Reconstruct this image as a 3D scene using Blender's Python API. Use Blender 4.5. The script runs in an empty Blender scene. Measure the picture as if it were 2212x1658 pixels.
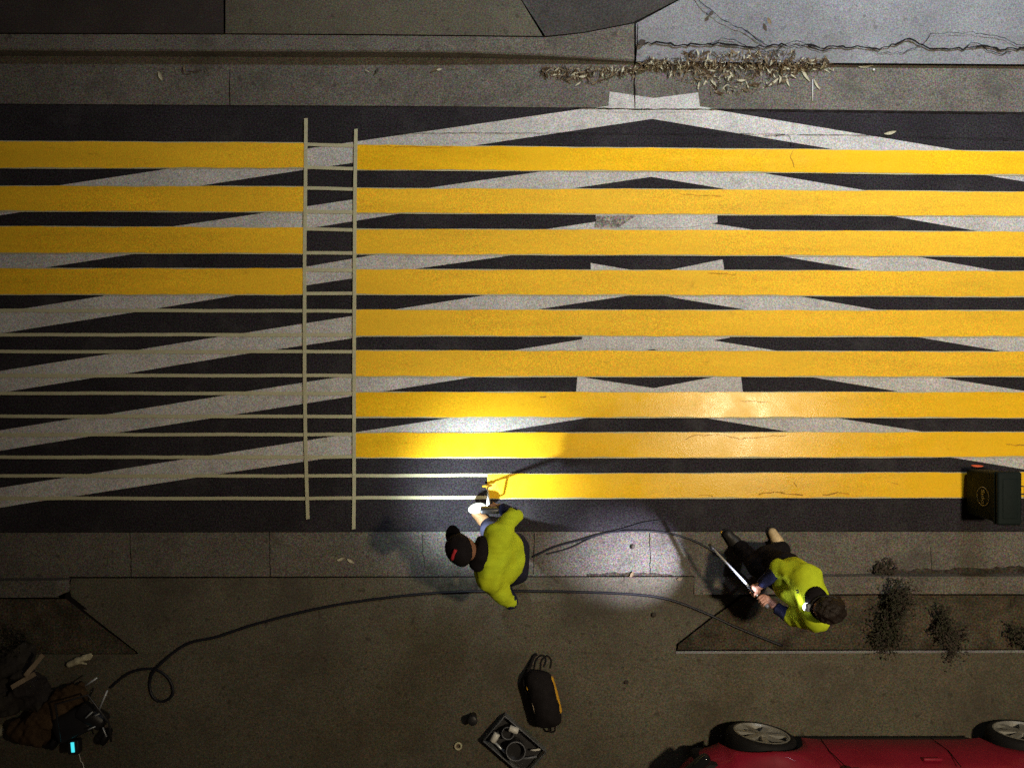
import bpy, bmesh, math, random
import numpy as np
from mathutils import Vector, Matrix
R = math.radians
rnd = random.Random(7)
scene = bpy.context.scene
col = scene.collection

# ------------------------------------------------------------------ camera
H = 8.76                       # drone height above the road
FPX = 2031.5                   # focal length in photo pixels (2212 wide reading)
CX, CY = 1106.0, 829.0
def at(px, py, z=0.0):
    s = (H - z) / FPX
    return Vector(((px - CX) * s, (CY - py) * s, z))
cam_d = bpy.data.cameras.new('Camera'); cam = bpy.data.objects.new('Camera', cam_d)
col.objects.link(cam); cam.location = (0, 0, H); cam.rotation_euler = (0, 0, 0)
cam_d.sensor_width = 36; cam_d.lens = 36 * FPX / 2212.0
cam_d.clip_start = 0.1; cam_d.clip_end = 500
scene.camera = cam
# ------------------------------------------------------------------ night sky, exposure
w = bpy.data.worlds.new('World'); scene.world = w; w.use_nodes = True
bg = w.node_tree.nodes['Background']
bg.inputs[0].default_value = (0.95, 0.72, 0.62, 1); bg.inputs[1].default_value = 0.022
scene.view_settings.view_transform = 'Standard'; scene.view_settings.look = 'None'
scene.view_settings.exposure = 0.0; scene.view_settings.gamma = 1.0
scene.cycles.use_denoising = False
scene.cycles.sample_clamp_indirect = 1.0; scene.cycles.caustics_reflective = False; scene.cycles.caustics_refractive = False
# lamp powers (the lamps themselves are built with their lamp posts and headlamps)
P_COOL, P_WARM, P_HEAD1, P_FLOOD1, P_HEAD2, P_FLOOD2 = 2500, 2150, 150, 40, 620, 3.5

# ------------------------------------------------------------------ materials
def mat(name, c, rough=0.7, var=0.25, vscale=3.0, speck=0.0, sscale=90.0, bump=0.0, bscale=120.0,
        metal=0.0, coat=0.0, dirt=None, dirt_scale=2.0, dirt_lo=0.55, dirt_hi=0.7, stretch=None,
        scuff=None, spec=0.5, rvar=0.0, tint=None, spots=None):
    m = bpy.data.materials.new(name); m.use_nodes = True
    nt = m.node_tree; N = nt.nodes; L = nt.links
    b = N['Principled BSDF']
    b.inputs['Roughness'].default_value = rough; b.inputs['Metallic'].default_value = metal
    b.inputs['Coat Weight'].default_value = coat; b.inputs['Specular IOR Level'].default_value = spec
    geo = N.new('ShaderNodeNewGeometry')
    pos = geo.outputs['Position']
    def noise(scale, detail=4.0, rough_=0.6, st=None):
        n = N.new('ShaderNodeTexNoise'); n.inputs['Scale'].default_value = scale
        n.inputs['Detail'].default_value = detail; n.inputs['Roughness'].default_value = rough_
        if st:
            mp = N.new('ShaderNodeMapping'); mp.inputs['Scale'].default_value = st
            L.new(pos, mp.inputs['Vector']); L.new(mp.outputs[0], n.inputs['Vector'])
        else: L.new(pos, n.inputs['Vector'])
        return n.outputs['Fac']
    def rng(v, a, b_, lo, hi):
        r = N.new('ShaderNodeMapRange'); L.new(v, r.inputs[0])
        r.inputs[1].default_value = a; r.inputs[2].default_value = b_
        r.inputs[3].default_value = lo; r.inputs[4].default_value = hi
        return r.outputs[0]
    def mul(a_, b_):
        r = N.new('ShaderNodeMath'); r.operation = 'MULTIPLY'; L.new(a_, r.inputs[0]); L.new(b_, r.inputs[1]); return r.outputs[0]
    f = rng(noise(vscale, 6, .65, stretch), .3, .7, 1 - var, 1 + var)
    grain = None
    if speck:
        f = mul(f, rng(noise(sscale, 2, .8), .36, .64, 1 - speck, 1 + speck))
        if speck >= .14 and sscale < 100:                    # stone grains of slightly different hue
            gn = N.new('ShaderNodeTexNoise'); gn.inputs['Scale'].default_value = sscale * 1.1; gn.inputs['Detail'].default_value = 2
            L.new(pos, gn.inputs['Vector']); grain = gn.outputs['Color']
    mx = N.new('ShaderNodeMix'); mx.data_type = 'RGBA'; mx.blend_type = 'MULTIPLY'
    mx.inputs[0].default_value = 1.0
    mx.inputs[6].default_value = (*c, 1)
    cc = N.new('ShaderNodeCombineColor')
    for i in range(3): L.new(f, cc.inputs[i])
    L.new(cc.outputs[0], mx.inputs[7]); out = mx.outputs[2]
    if grain is not None:
        sc_c = N.new('ShaderNodeMix'); sc_c.data_type = 'RGBA'; sc_c.blend_type = 'MULTIPLY'; sc_c.inputs[0].default_value = min(.8, speck * 1.6)
        g2 = N.new('ShaderNodeVectorMath'); g2.operation = 'MULTIPLY_ADD'; L.new(grain, g2.inputs[0]); g2.inputs[1].default_value = (3, 3, 3); g2.inputs[2].default_value = (-.5, -.5, -.5)
        L.new(out, sc_c.inputs[6]); L.new(g2.outputs[0], sc_c.inputs[7]); out = sc_c.outputs[2]
    def over(fac, colr):
        nonlocal out
        q = N.new('ShaderNodeMix'); q.data_type = 'RGBA'; L.new(fac, q.inputs[0]); L.new(out, q.inputs[6])
        q.inputs[7].default_value = (*colr, 1); out = q.outputs[2]
    if tint: over(rng(noise(vscale * .45, 3), .42, .62, 0, .6), tint)
    if dirt: over(rng(noise(dirt_scale, 8, .7), dirt_lo, dirt_hi, 0, .75), dirt)
    if spots:
        over(rng(noise(16, 1.5, .5), .68, .71, 0, .6), spots); over(rng(noise(38, 1, .5), .72, .75, 0, .7), spots)
        over(rng(noise(.8, 5, .7, (1, 2.2, 1)), .56, .72, 0, .45), spots)
    if scuff: over(rng(noise(9, 8, .75, (.5, 2.2, 1)), .62, .74, 0, .55), scuff)
    L.new(out, b.inputs['Base Color'])
    if rvar: L.new(rng(noise(4, 5), .3, .7, rough - rvar, rough + rvar), b.inputs['Roughness'])
    if bump:
        bp = N.new('ShaderNodeBump'); bp.inputs['Strength'].default_value = bump; bp.inputs['Distance'].default_value = .01
        L.new(noise(bscale, 4, .7), bp.inputs['Height']); L.new(bp.outputs[0], b.inputs['Normal'])
    return m
def emit(name, c, s):
    m = bpy.data.materials.new(name); m.use_nodes = True
    b = m.node_tree.nodes['Principled BSDF']
    b.inputs['Base Color'].default_value = (*c, 1)
    b.inputs['Emission Color'].default_value = (*c, 1); b.inputs['Emission Strength'].default_value = s
    return m
def clear(name, c, rough=.15, tr=.8):
    m = bpy.data.materials.new(name); m.use_nodes = True
    b = m.node_tree.nodes['Principled BSDF']
    b.inputs['Base Color'].default_value = (*c, 1); b.inputs['Roughness'].default_value = rough
    b.inputs['Transmission Weight'].default_value = tr
    return m
MT = {
 'asphalt': mat('asphalt', (.024, .021, .025), .85, .34, 1.4, .85, 70, .7, 130, dirt=(.085, .080, .080), dirt_scale=1.6, dirt_lo=.53, dirt_hi=.85, spec=.25),
 'asphalt_path': mat('asphalt_path', (.06, .055, .05), .9, .25, 1.8, .4, 80, .6, 120, dirt=(.03, .028, .025), dirt_scale=1.5, spec=.2),
 'concrete': mat('concrete', (.142, .130, .110), .85, .25, 1.2, .5, 80, .5, 130, dirt=(.055, .05, .043), dirt_scale=2.3, dirt_lo=.52, dirt_hi=.75, spec=.25, spots=(.05, .044, .038)),
 'concrete_pale': mat('concrete_pale', (.215, .218, .228), .85, .22, 1.1, .32, 80, .5, 130, dirt=(.12, .115, .105), dirt_scale=1.8, dirt_lo=.55, dirt_hi=.8, spec=.25, spots=(.10, .10, .10)),
 'concrete_dark': mat('concrete_dark', (.045, .036, .032), .9, .25, 1.5, .4, 80, .5, 130, dirt=(.035, .03, .028), dirt_scale=2, spec=.2),
 'pavement': mat('pavement', (.115, .104, .076), .88, .22, .9, .4, 80, .5, 130, dirt=(.06, .05, .04), dirt_scale=1.3, dirt_lo=.5, dirt_hi=.75, spec=.2, spots=(.045, .038, .030)),
 'soil': mat('soil', (.074, .062, .044), .95, .5, 6, .5, 60, 1.0, 40, spec=.1),
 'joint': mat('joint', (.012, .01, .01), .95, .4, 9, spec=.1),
 'dirt': mat('dirt', (.055, .046, .038), .95, .5, 14, .5, 60, 1.0, 60, spec=.1),
 'white': mat('white_paint', (.53, .52, .50),   .7, .16, 2.2, .34, 85, .35, 130, dirt=(.24, .225, .20), dirt_scale=5.5, dirt_lo=.56, dirt_hi=.78, spec=.3),
 'worn': mat('worn_paint', (.30, .28, .25), .8, .35, 22, .6, 60, .5, 130, dirt=(.07, .065, .06), dirt_scale=16, dirt_lo=.47, dirt_hi=.6, spec=.2),
 'yellow': mat('yellow_paint', (.95, .55, .018), .62, .18, 1.5, .26, 85, .35, 120, scuff=(.20, .10, .01), tint=(.97, .58, .022), spec=.35, rvar=.06, stretch=(.35, 2.6, 1), dirt=(.55, .27, .01), dirt_scale=7, dirt_lo=.60, dirt_hi=.8),
 'yellow_wet': mat('fresh_yellow_paint', (.95, .55, .018), .24, .16, 1.5, .2, 85, .10, 60, scuff=(.22, .11, .01), tint=(.97, .58, .022), spec=.22, rvar=.08, stretch=(.35, 2.6, 1), dirt=(.55, .27, .01), dirt_scale=7, dirt_lo=.62, dirt_hi=.8),
 'tape': mat('masking_tape', (.50, .485, .32), .7, .08, 8, .15, 90, .1, 90, spec=.25),
 'hivis': mat('hivis_fabric', (.53, .68, .028), .85, .14, 9, .06, 160, .08, 160, tint=(.58, .66, .02), spec=.15),
 'denim': mat('denim', (.020, .021, .038), .9, .25, 14, .25, 200, .3, 200, spec=.1),
 'black_cloth': mat('black_cloth', (.012, .010, .012), .9, .3, 14, .2, 200, .3, 200, spec=.1),
 'navy': mat('navy_cloth', (.018, .022, .06), .9, .25, 14, .2, 200, .3, 200, spec=.1),
 'skin': mat('skin', (.50, .27, .19), .5, .08, 12, .06, 120, spec=.35),
 'skin_tan': mat('skin_tan', (.30, .15, .09), .5, .08, 12, .06, 120, spec=.35),
 'hair': mat('hair', (.014, .009, .007), .6, .4, 40, .3, 200, .6, 90, spec=.3),
 'boot_tan': mat('boot_leather', (.30, .17, .075), .6, .25, 12, .2, 100, .3, 60),
 'boot_pale': mat('boot_pale_leather', (.62, .47, .26), .6, .25, 12, .2, 100, .3, 60),
 'boot_black': mat('boot_black', (.018, .016, .014), .5, .25, 12, .2, 100, .3, 60),
 'cap': mat('cap_fabric', (.010, .008, .010), .85, .3, 20, .2, 160, .3, 160, spec=.15),
 'red_cloth': mat('red_cloth', (.42, .018, .03), .8, .2, 20, .1, 160),
 'plastic_black': mat('black_plastic', (.014, .014, .016), .45, .25, 8, .2, 120, .1, 90),
 'plastic_grey': mat('grey_plastic', (.16, .17, .19), .4, .2, 8, .1, 120),
 'bin_green': mat('bin_plastic', (.005, .012, .010), .75, .25, 5, .2, 120, .15, 120, spec=.2),
 'bin_lid': mat('bin_lid_plastic', (.005, .011, .011), .7, .25, 5, .2, 120, .15, 120, spec=.2),
 'white_plastic': mat('white_plastic', (.70, .70, .66), .4, .08, 6, .05, 90),
 'tarp': mat('tarp_cloth', (.030, .026, .026), .8, .5, 7, .3, 100, .4, 80, tint=(.06, .055, .04), spec=.2),
 'scuff': mat('scuff', (.40, .22, .02), .8, .4, 30, .3, 90),
 'shield': mat('shield_plastic', (.24, .24, .19), .5, .1, 9, .1, 90),
 'metal': mat('brushed_metal', (.55, .58, .62), .32, .12, 20, .1, 120, metal=.85),
 'pale_metal': mat('pale_wand', (.60, .66, .72), .35, .12, 20, .1, 120, metal=.3),
 'steel_dark': mat('dark_steel', (.07, .07, .075), .45, .2, 20, .1, 120, metal=.7),
 'rubber': mat('rubber', (.010, .010, .012), .7, .25, 20, .2, 120, .3, 120, spec=.25),
 'hose': mat('hose_rubber', (.010, .011, .018), .5, .25, 20, spec=.4),
 'car_red': mat('car_paint', (.25, .008, .030), .5, .18, 3, .12, 90, coat=.12, spec=.3),
 'glass_dark': mat('dark_glass', (.010, .011, .013), .08, .1, 2, spec=.6),
 'rim': mat('alloy', (.50, .50, .47), .35, .15, 14, .1, 90, metal=.6),
 'leaf_dry': mat('dry_leaf', (.17, .125, .072), .8, .5, 30, .3, 120, spec=.2),
 'leaf_pale': mat('pale_leaf', (.46, .43, .30), .75, .25, 30, .2, 120, spec=.25),
 'leaf_green': mat('green_leaf', (.024, .026, .013), .7, .5, 25, .3, 120, spec=.25),
 'bark': mat('bark', (.05, .038, .03), .9, .4, 14, .3, 60, .8, 40),
 'brown_cloth': mat('brown_canvas', (.075, .047, .026), .9, .45, 6, .3, 100, .5, 80, spec=.1),
 'bag_yellow': mat('bag_yellow', (.62, .33, .015), .7, .2, 12, .2, 120, .2, 120),
 'bag_black': mat('bag_black', (.013, .011, .012), .85, .3, 14, .25, 140, .3, 140, spec=.15),
 'card': mat('cardboard', (.32, .25, .17), .85, .15, 12, .1, 100),
 'clear': clear('clear_plastic', (.65, .72, .78)),
 'white_line': mat('white_print', (.55, .55, .52), .6, .15, 20),
 'orange': mat('orange_print', (.75, .12, .04), .6, .15, 20),
 'lens': emit('lamp_lens', (.92, .95, 1.0), 9.0),
 'street_lens': emit('street_lamp_lens', (1.0, .95, .88), 6.0),
 'screen': emit('cyan_screen', (.06, .72, .82), 1.1),
}

# ------------------------------------------------------------------ object helpers
def obj(name, verts, faces, m, parent=None, smooth=False, solid=None):
    me = bpy.data.meshes.new(name)
    me.from_pydata([tuple(v) for v in verts], [], [tuple(f) for f in faces])
    me.materials.append(MT[m] if isinstance(m, str) else m)
    o = bpy.data.objects.new(name, me); col.objects.link(o)
    if parent is not None:
        o.parent = parent; o.matrix_parent_inverse = parent.matrix_basis.inverted()
    if smooth:
        me.polygons.foreach_set('use_smooth', [True] * len(me.polygons))
    me.update()
    return o
def bobj(name, bm, m, parent=None, smooth=False):
    bmesh.ops.recalc_face_normals(bm, faces=bm.faces)
    me = bpy.data.meshes.new(name); bm.to_mesh(me); bm.free()
    me.materials.append(MT[m] if isinstance(m, str) else m)
    if smooth: me.polygons.foreach_set('use_smooth', [True] * len(me.polygons))
    o = bpy.data.objects.new(name, me); col.objects.link(o)
    if parent is not None:
        o.parent = parent; o.matrix_parent_inverse = parent.matrix_basis.inverted()
    return o
def tag(o, label=None, cat=None, group=None, kind=None):
    if label: o['label'] = label
    if cat: o['category'] = cat
    if group: o['group'] = group
    if kind: o['kind'] = kind
    return o
def thing(name, loc, label, cat, group=None, rz=0.0):
    o = bpy.data.objects.new(name, None); col.objects.link(o)
    o.location = loc; o.rotation_euler = (0, 0, rz); o.empty_display_size = .1
    return tag(o, label, cat, group)
def structure(o): o['kind'] = 'structure'; return o
def sheet(name, pts, z, m, parent=None):
    """flat polygon given in photo pixels at height z (or (px,py,z) points)"""
    vs = [at(p[0], p[1], p[2] if len(p) > 2 else z) for p in pts]
    o = obj(name, vs, [list(range(len(vs)))[::-1]], m, parent)
    me = o.data
    if me.polygons[0].normal.z < 0: me.flip_normals()
    return o
def sheets(name, polys, z, m, parent=None):
    vs, fs = [], []
    for pts in polys:
        k = len(vs); v = [at(p[0], p[1], p[2] if len(p) > 2 else z) for p in pts]
        a = sum(v[i].x * v[(i + 1) % len(v)].y - v[(i + 1) % len(v)].x * v[i].y for i in range(len(v)))
        idx = list(range(k, k + len(v))); vs += v; fs.append(idx if a > 0 else idx[::-1])
    return obj(name, vs, fs, m, parent)
def tube_geo(pts, r, seg=8, taper=None):
    pts = [Vector(p) for p in pts]; n = len(pts); vs, fs = [], []
    prev = None
    for i, p in enumerate(pts):
        d = (pts[min(i + 1, n - 1)] - pts[max(i - 1, 0)]).normalized()
        if prev is None:
            a = Vector((0, 0, 1)) if abs(d.z) < .9 else Vector((1, 0, 0))
            u = d.cross(a).normalized()
        else: u = (prev - d * prev.dot(d)).normalized()
        prev = u; v = d.cross(u)
        rr = r if taper is None else r * taper[i]
        for k in range(seg):
            t = 2 * math.pi * k / seg
            vs.append(p + u * (rr * math.cos(t)) + v * (rr * math.sin(t)))
    for i in range(n - 1):
        for k in range(seg):
            a, b = i * seg + k, i * seg + (k + 1) % seg
            fs.append((a, b, b + seg, a + seg))
    fs.append(tuple(range(seg))[::-1]); fs.append(tuple(range((n - 1) * seg, n * seg)))
    return vs, fs
def tube(name, pts, r, m, parent=None, seg=8, taper=None):
    vs, fs = tube_geo(pts, r, seg, taper)
    return obj(name, vs, fs, m, parent, smooth=True)
def spline(pts, n=8):
    pts = [Vector(p) for p in pts]; out = []
    for i in range(len(pts) - 1):
        p0 = pts[max(i - 1, 0)]; p1 = pts[i]; p2 = pts[i + 1]; p3 = pts[min(i + 2, len(pts) - 1)]
        for k in range(n):
            t = k / n
            out.append(.5 * ((2 * p1) + (p2 - p0) * t + (2 * p0 - 5 * p1 + 4 * p2 - p3) * t * t + (3 * p1 - p0 - 3 * p2 + p3) * t ** 3))
    out.append(pts[-1]); return out
def rbox(sx, sy, sz, bev=.01, seg=3, loc=(0, 0, 0), rot=None, taper=1.0):
    bm = bmesh.new(); bmesh.ops.create_cube(bm, size=1)
    for v in bm.verts:
        t = taper if v.co.z < 0 else 1
        v.co = Vector((v.co.x * sx * t, v.co.y * sy * t, v.co.z * sz))
    if bev: bmesh.ops.bevel(bm, geom=bm.edges[:], offset=bev, segments=seg, profile=.5, affect='EDGES')
    M_ = Matrix.Translation(loc)
    if rot is not None: M_ = M_ @ rot.to_4x4()
    bm.transform(M_); return bm
def lathe(prof, seg=32, M_=None):
    bm = bmesh.new(); rings = []
    for r, z in prof:
        if r < 1e-5: rings.append([bm.verts.new((0, 0, z))])
        else: rings.append([bm.verts.new((r * math.cos(2 * math.pi * k / seg), r * math.sin(2 * math.pi * k / seg), z)) for k in range(seg)])
    for a, b in zip(rings, rings[1:]):
        for k in range(seg):
            k2 = (k + 1) % seg
            if len(a) == 1 and len(b) == 1: continue
            if len(a) == 1: bm.faces.new((a[0], b[k], b[k2]))
            elif len(b) == 1: bm.faces.new((a[k], a[k2], b[0]))
            else: bm.faces.new((a[k], a[k2], b[k2], b[k]))
    if M_ is not None: bm.transform(M_)
    return bm
def frame_to(d, up=(0, 0, 1)):
    """matrix whose z axis is d"""
    d = Vector(d).normalized(); u = Vector(up)
    if abs(d.dot(u)) > .95: u = Vector((1, 0, 0))
    x = u.cross(d).normalized(); y = d.cross(x)
    return Matrix((x, y, d)).transposed()

# ------------------------------------------------------------------ THE SETTING
XL, XR = -1400, 3600
structure(obj('ground', [(-60, -60, -.06), (60, -60, -.06), (60, 60, -.06), (-60, 60, -.06)], [(0, 1, 2, 3)], 'soil'))
road = structure(sheet('road', [(XL, 222), (0, 225), (500, 228), (900, 230), (1300, 234), (1700, 237), (2212, 243), (XR, 250),
                                (XR, 1149), (2212, 1147), (1106, 1147), (0, 1149), (XL, 1151)], 0, 'asphalt'))
gut_n = structure(sheet('gutter', [(XL, 221), (0, 224), (500, 227), (900, 229), (1300, 233), (1700, 236), (2212, 242), (XR, 249),
                                   (XR, 100), (XL, 100)], .003, 'concrete'))
gut_s = structure(sheet('gutter', [(XL, 1152), (0, 1150), (1106, 1148), (2212, 1148), (XR, 1150), (XR, 1262), (XL, 1272)], .003, 'concrete'))
def kerb(stations, m, flip):
    vs, fs = [], []
    for (x, yf, yb, zf, zb) in stations:
        vs += [at(x, yf + (3 if flip else -3), zf)]                     # arris
        a = at(x, yf, zf); vs += [Vector((a.x, a.y, zf - .012))]
        vs += [Vector((a.x, a.y + (.006 if flip else -.006), -.03))]
        b = at(x, yb, zb); vs += [b, Vector((b.x, b.y, -.03))]
    for i in range(len(stations) - 1):
        a, b = i * 5, i * 5 + 5
        for q in ((a, b, b + 1, a + 1), (a + 1, b + 1, b + 2, a + 2), (a, a + 3, b + 3, b), (a + 3, a + 4, b + 4, b + 3)): fs.append(q)
    o = obj('kerb', vs, fs, m)
    bm = bmesh.new(); bm.from_mesh(o.data); bmesh.ops.recalc_face_normals(bm, faces=bm.faces)
    bm.to_mesh(o.data); bm.free()
    # make sure the top faces look up
    up = sum(p.normal.z * p.area for p in o.data.polygons)
    if up < 0: o.data.flip_normals()
    return structure(o)
kerb([(XL, 106, 74, .15, .15), (0, 108, 74, .15, .15), (483, 110, 75, .15, .15), (800, 111, 77, .15, .15), (1000, 113, 79, .14, .15),
      (1180, 120, 81, .10, .14), (1260, 125, 72, .075, .13), (1370, 132, 51, .05, .12)], 'concrete', False)
pav_n = structure(sheet('pavement', [(XL, 71), (0, 71), (483, 72), (483, -700), (XL, -700)], .15, 'concrete_dark'))
structure(sheet('pavement', [(487, 72), (800, 74), (1000, 76), (1172, 78), (1122, -5), (900, -420), (750, -700), (487, -700)], .15, 'pavement'))
structure(sheet('path', [(1124, -5), (1178, 78, .14), (1262, 69.5, .13), (1368, 48.5, .12), (1474, -6), (1700, -110), (2300, -700), (755, -700), (904, -420)], .15, 'asphalt_path'))
drive_n = structure(obj('driveway', [at(1374, 133, .05), at(2212, 139, .05), at(XR, 146, .05), at(XR, -700, .3), at(2310, -700, .3), at(1702, -106, .16), at(1476, -4, .15), at(1374, 51, .12)],
                        [(0, 1, 2, 3, 4, 5, 6, 7)[::-1]], 'concrete_pale'))
if drive_n.data.polygons[0].normal.z < 0: drive_n.data.flip_normals()
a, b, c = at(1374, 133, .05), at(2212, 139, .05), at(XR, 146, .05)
obj('lip', [a, b, c, (c.x, c.y - .004, -.02), (b.x, b.y - .004, -.02), (a.x, a.y - .004, -.02)], [(0, 5, 4, 1), (1, 4, 3, 2)], 'joint', drive_n)  # dirty lip face coloured near black, painting in the shadow line beneath it
sheets('joint', [[(XL, 68), (1185, 76), (1268, 66), (1372, 44), (1480, -9), (1490, -2), (1376, 54), (1268, 74), (1180, 83), (XL, 77)]], .11, 'joint', pav_n)
sheets('joint', [[(481, 72), (489, 72), (489, -700), (481, -700)]], .11, 'joint', pav_n)
# south side
kerb([(XL, 1256, 1291, .13, .13), (0, 1255, 1290, .13, .13), (120, 1254, 1289, .13, .13), (150, 1252, 1276, .06, .09)], 'concrete', True)
kerb([(1500, 1247, 1283, .03, .07), (1600, 1246, 1283, .07, .10), (1880, 1245, 1282, .13, .13), (2212, 1245, 1282, .13, .13), (XR, 1247, 1284, .13, .13)], 'concrete', True)
def zs(y): return .025 + max(0, min(1, (y - 1246) / 162.0)) * .105
apr = [(155, 1248.5), (400, 1248), (800, 1247), (1200, 1246), (1496, 1245.5)]
mid_r = [(1600, 1285), (1530, 1336), (1461, 1390), (1459, 1408)]
mid_l = [(300, 1410), (222, 1349), (148, 1290), (146, 1276)]
pts = apr + mid_r + mid_l
drive_s = structure(obj('driveway', [at(x, y, zs(y)) for x, y in pts], [list(range(len(pts)))], 'pavement'))
if drive_s.data.polygons[0].normal.z < 0: drive_s.data.flip_normals()
structure(sheet('planting_bed', [(XL, 1293), (143, 1293), (218, 1352), (294, 1408), (294, 1411), (XL, 1411)], .115, 'soil'))
structure(sheet('planting_bed', [(1466, 1391), (1534, 1338), (1606, 1288), (1880, 1285), (XR, 1287), (XR, 1400), (1464, 1402)], .10, 'soil'))
pav_s = structure(sheet('pavement', [(XL, 1412), (296, 1412), (300, 1409.3), (1459, 1407.3), (1459, 1406), (XR, 1404), (XR, 2500), (XL, 2500)], .131, 'pavement'))
sheets('joint', [[(150, 1245), (800, 1244), (1500, 1243), (1500, 1246), (800, 1247), (150, 1248)]], .008, 'joint', gut_s)
sheets('joint', [[(143, 1270), (151, 1270), (154, 1288), (303, 1404), (303, 1416), (294, 1416), (140, 1294)],
                 [(1606, 1280), (1466, 1385), (1458, 1389), (1455, 1409), (XR, 1410), (XR, 1396), (1470, 1398), (1470, 1394), (1612, 1290), (XR, 1290), (XR, 1278)]], .07, 'joint', pav_s)
# light worn edge of the south pavement
sheets('edging', [[(1460, 1405.5), (2212, 1403.5), (XR, 1403.5), (XR, 1409), (2212, 1409), (1460, 1411)]], .136, 'concrete_pale', pav_s)

# cracks and joints as thin dark gaps
def crack(pts, w, z, parent, jit=2.2, name='crack', seed=1, m='joint'):
    r = random.Random(seed); L = []
    for i in range(len(pts) - 1):
        (x0, y0), (x1, y1) = pts[i], pts[i + 1]
        n = max(1, int(math.hypot(x1 - x0, y1 - y0) / 9))
        for k in range(n):
            t = k / n; L.append((x0 + (x1 - x0) * t + r.uniform(-jit, jit), y0 + (y1 - y0) * t + r.uniform(-jit, jit)))
    L.append(pts[-1]); up, dn = [], []
    for i, (x, y) in enumerate(L):
        x0, y0 = L[max(i - 1, 0)]; x1, y1 = L[min(i + 1, len(L) - 1)]
        d = math.hypot(x1 - x0, y1 - y0) or 1; nx, ny = -(y1 - y0) / d, (x1 - x0) / d
        ww = w * r.uniform(.35, 1.1) * .5
        up.append(at(x + nx * ww, y + ny * ww, z(x, y) if callable(z) else z)); dn.append(at(x - nx * ww, y - ny * ww, z(x, y) if callable(z) else z))
    n = len(L); vs = up + dn
    fs = [(i, i + 1, n + i + 1, n + i) for i in range(n - 1)]
    return obj(name, vs, fs, m, parent)
def zdr(x, y): return max(.055, .05 + (136 - y) / 140.0 * .105 + .008)
def zk(x, y): return zdr(x, y)
crack([(1380, 96), (1420, 92), (1475, 99), (1530, 93), (1580, 98), (1640, 100), (1690, 97), (1740, 99), (1790, 103), (1850, 100), (1900, 106), (1935, 96), (1965, 84), (1995, 99), (2020, 106), (2080, 106), (2130, 100), (2160, 108), (2225, 103), (2400, 108)], 4.6, zdr, drive_n, 3.2, seed=3)
crack([(1500, -10), (1522, 12), (1550, 34), (1575, 50), (1610, 66), (1640, 90), (1660, 100)], 2.2, zdr, drive_n, 2, seed=4)
crack([(1530, 93), (1562, 82), (1592, 90), (1612, 99), (1640, 110), (1668, 111), (1692, 97), (1712, 87), (1748, 98), (1775, 112), (1800, 104)], 1.8, zdr, drive_n, 3.0, seed=5)
crack([(1605, 62), (1625, 74), (1650, 92)], 1.6, zdr, drive_n, 2, seed=6)
crack([(1870, 100), (1900, 116), (1950, 113), (1985, 102), (2000, 90), (2010, 75), (2060, 70), (2120, 72), (2170, 82), (2200, 96), (2260, 90)], 1.5, zdr, drive_n, 3, seed=7)
crack([(2080, 106), (2100, 94), (2118, 96), (2135, 108), (2158, 117), (2185, 112)], 2.2, zdr, drive_n, 3.0, seed=8)
crack([(1372, 135), (1371, 180), (1372, 233)], 3.4, .0125, gut_n, .6, 'joint', seed=9)
crack([(XL, 222), (0, 225), (500, 228), (900, 230)], 1.2, .0075, gut_n, .5, 'joint', seed=10)
crack([(1240, 233), (1372, 236), (1520, 236), (1700, 238), (2212, 244)], 3.0, .0125, gut_n, .6, 'joint', seed=11)
crack([(1378, 51), (1377, 90), (1374, 132)], 2.2, zdr, drive_n, .5, 'joint', seed=12)
crack([(497, 150), (496, 190), (497, 228)], 1.5, .0075, gut_n, .6, 'joint', seed=13)
crack([(1404, 1150), (1404, 1185), (1406, 1200), (1404, 1240)], 1.6, .0075, gut_s, 1.2, seed=14)
crack([(582, 1149), (584, 1246)], 1.6, .0075, gut_s, .6, 'joint', seed=15)
crack([(281, 1150), (284, 1250)], 1.6, .0075, gut_s, .6, 'joint', seed=16)
crack([(911, 1152), (914, 1195), (918, 1225)], 1.2, .0075, gut_s, 1.5, seed=17)
crack([(1155, 1152), (1152, 1240)], 1.6, .0075, gut_s, .6, 'joint', seed=18)
crack([(850, 289), (1000, 287), (1300, 288), (1700, 290), (1860, 292), (2212, 301), (2500, 306)], 1.3, .0125, road, .8, 'seam', seed=20)
crack([(1655, 293), (1690, 291), (1706, 295), (1712, 306), (1709, 316)], 1.6, .0125, road, 2.4, seed=21)
crack([(1712, 326), (1709, 336), (1714, 350), (1716, 362)], 1.2, .019, road, 2.2, 'scuff', seed=22, m='scuff')
crack([(2010, 1180), (2014, 1238)], 1.4, .0075, gut_s, 1, seed=19)
# dirt swept against the south kerb
def blob(poly, z, m, parent, name, jit=5, seed=1):
    r = random.Random(seed); out = []
    for i in range(len(poly)):
        (x0, y0), (x1, y1) = poly[i], poly[(i + 1) % len(poly)]
        n = max(1, int(math.hypot(x1 - x0, y1 - y0) / 10))
        for k in range(n): out.append((x0 + (x1 - x0) * k / n + r.uniform(-jit, jit) * .5, y0 + (y1 - y0) * k / n + r.uniform(-jit, jit) * .5))
    return sheet(name, out, z, m, parent)
blob([(1880, 1228), (1960, 1230), (2212, 1222), (2600, 1224), (2600, 1248), (1890, 1249)], .008, 'dirt', gut_s, 'dirt', 6, 3)
blob([(1270, 1240), (1330, 1236), (1380, 1236), (1450, 1240), (1450, 1247), (1270, 1247)], .008, 'dirt', gut_s, 'dirt', 4, 4)

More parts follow.
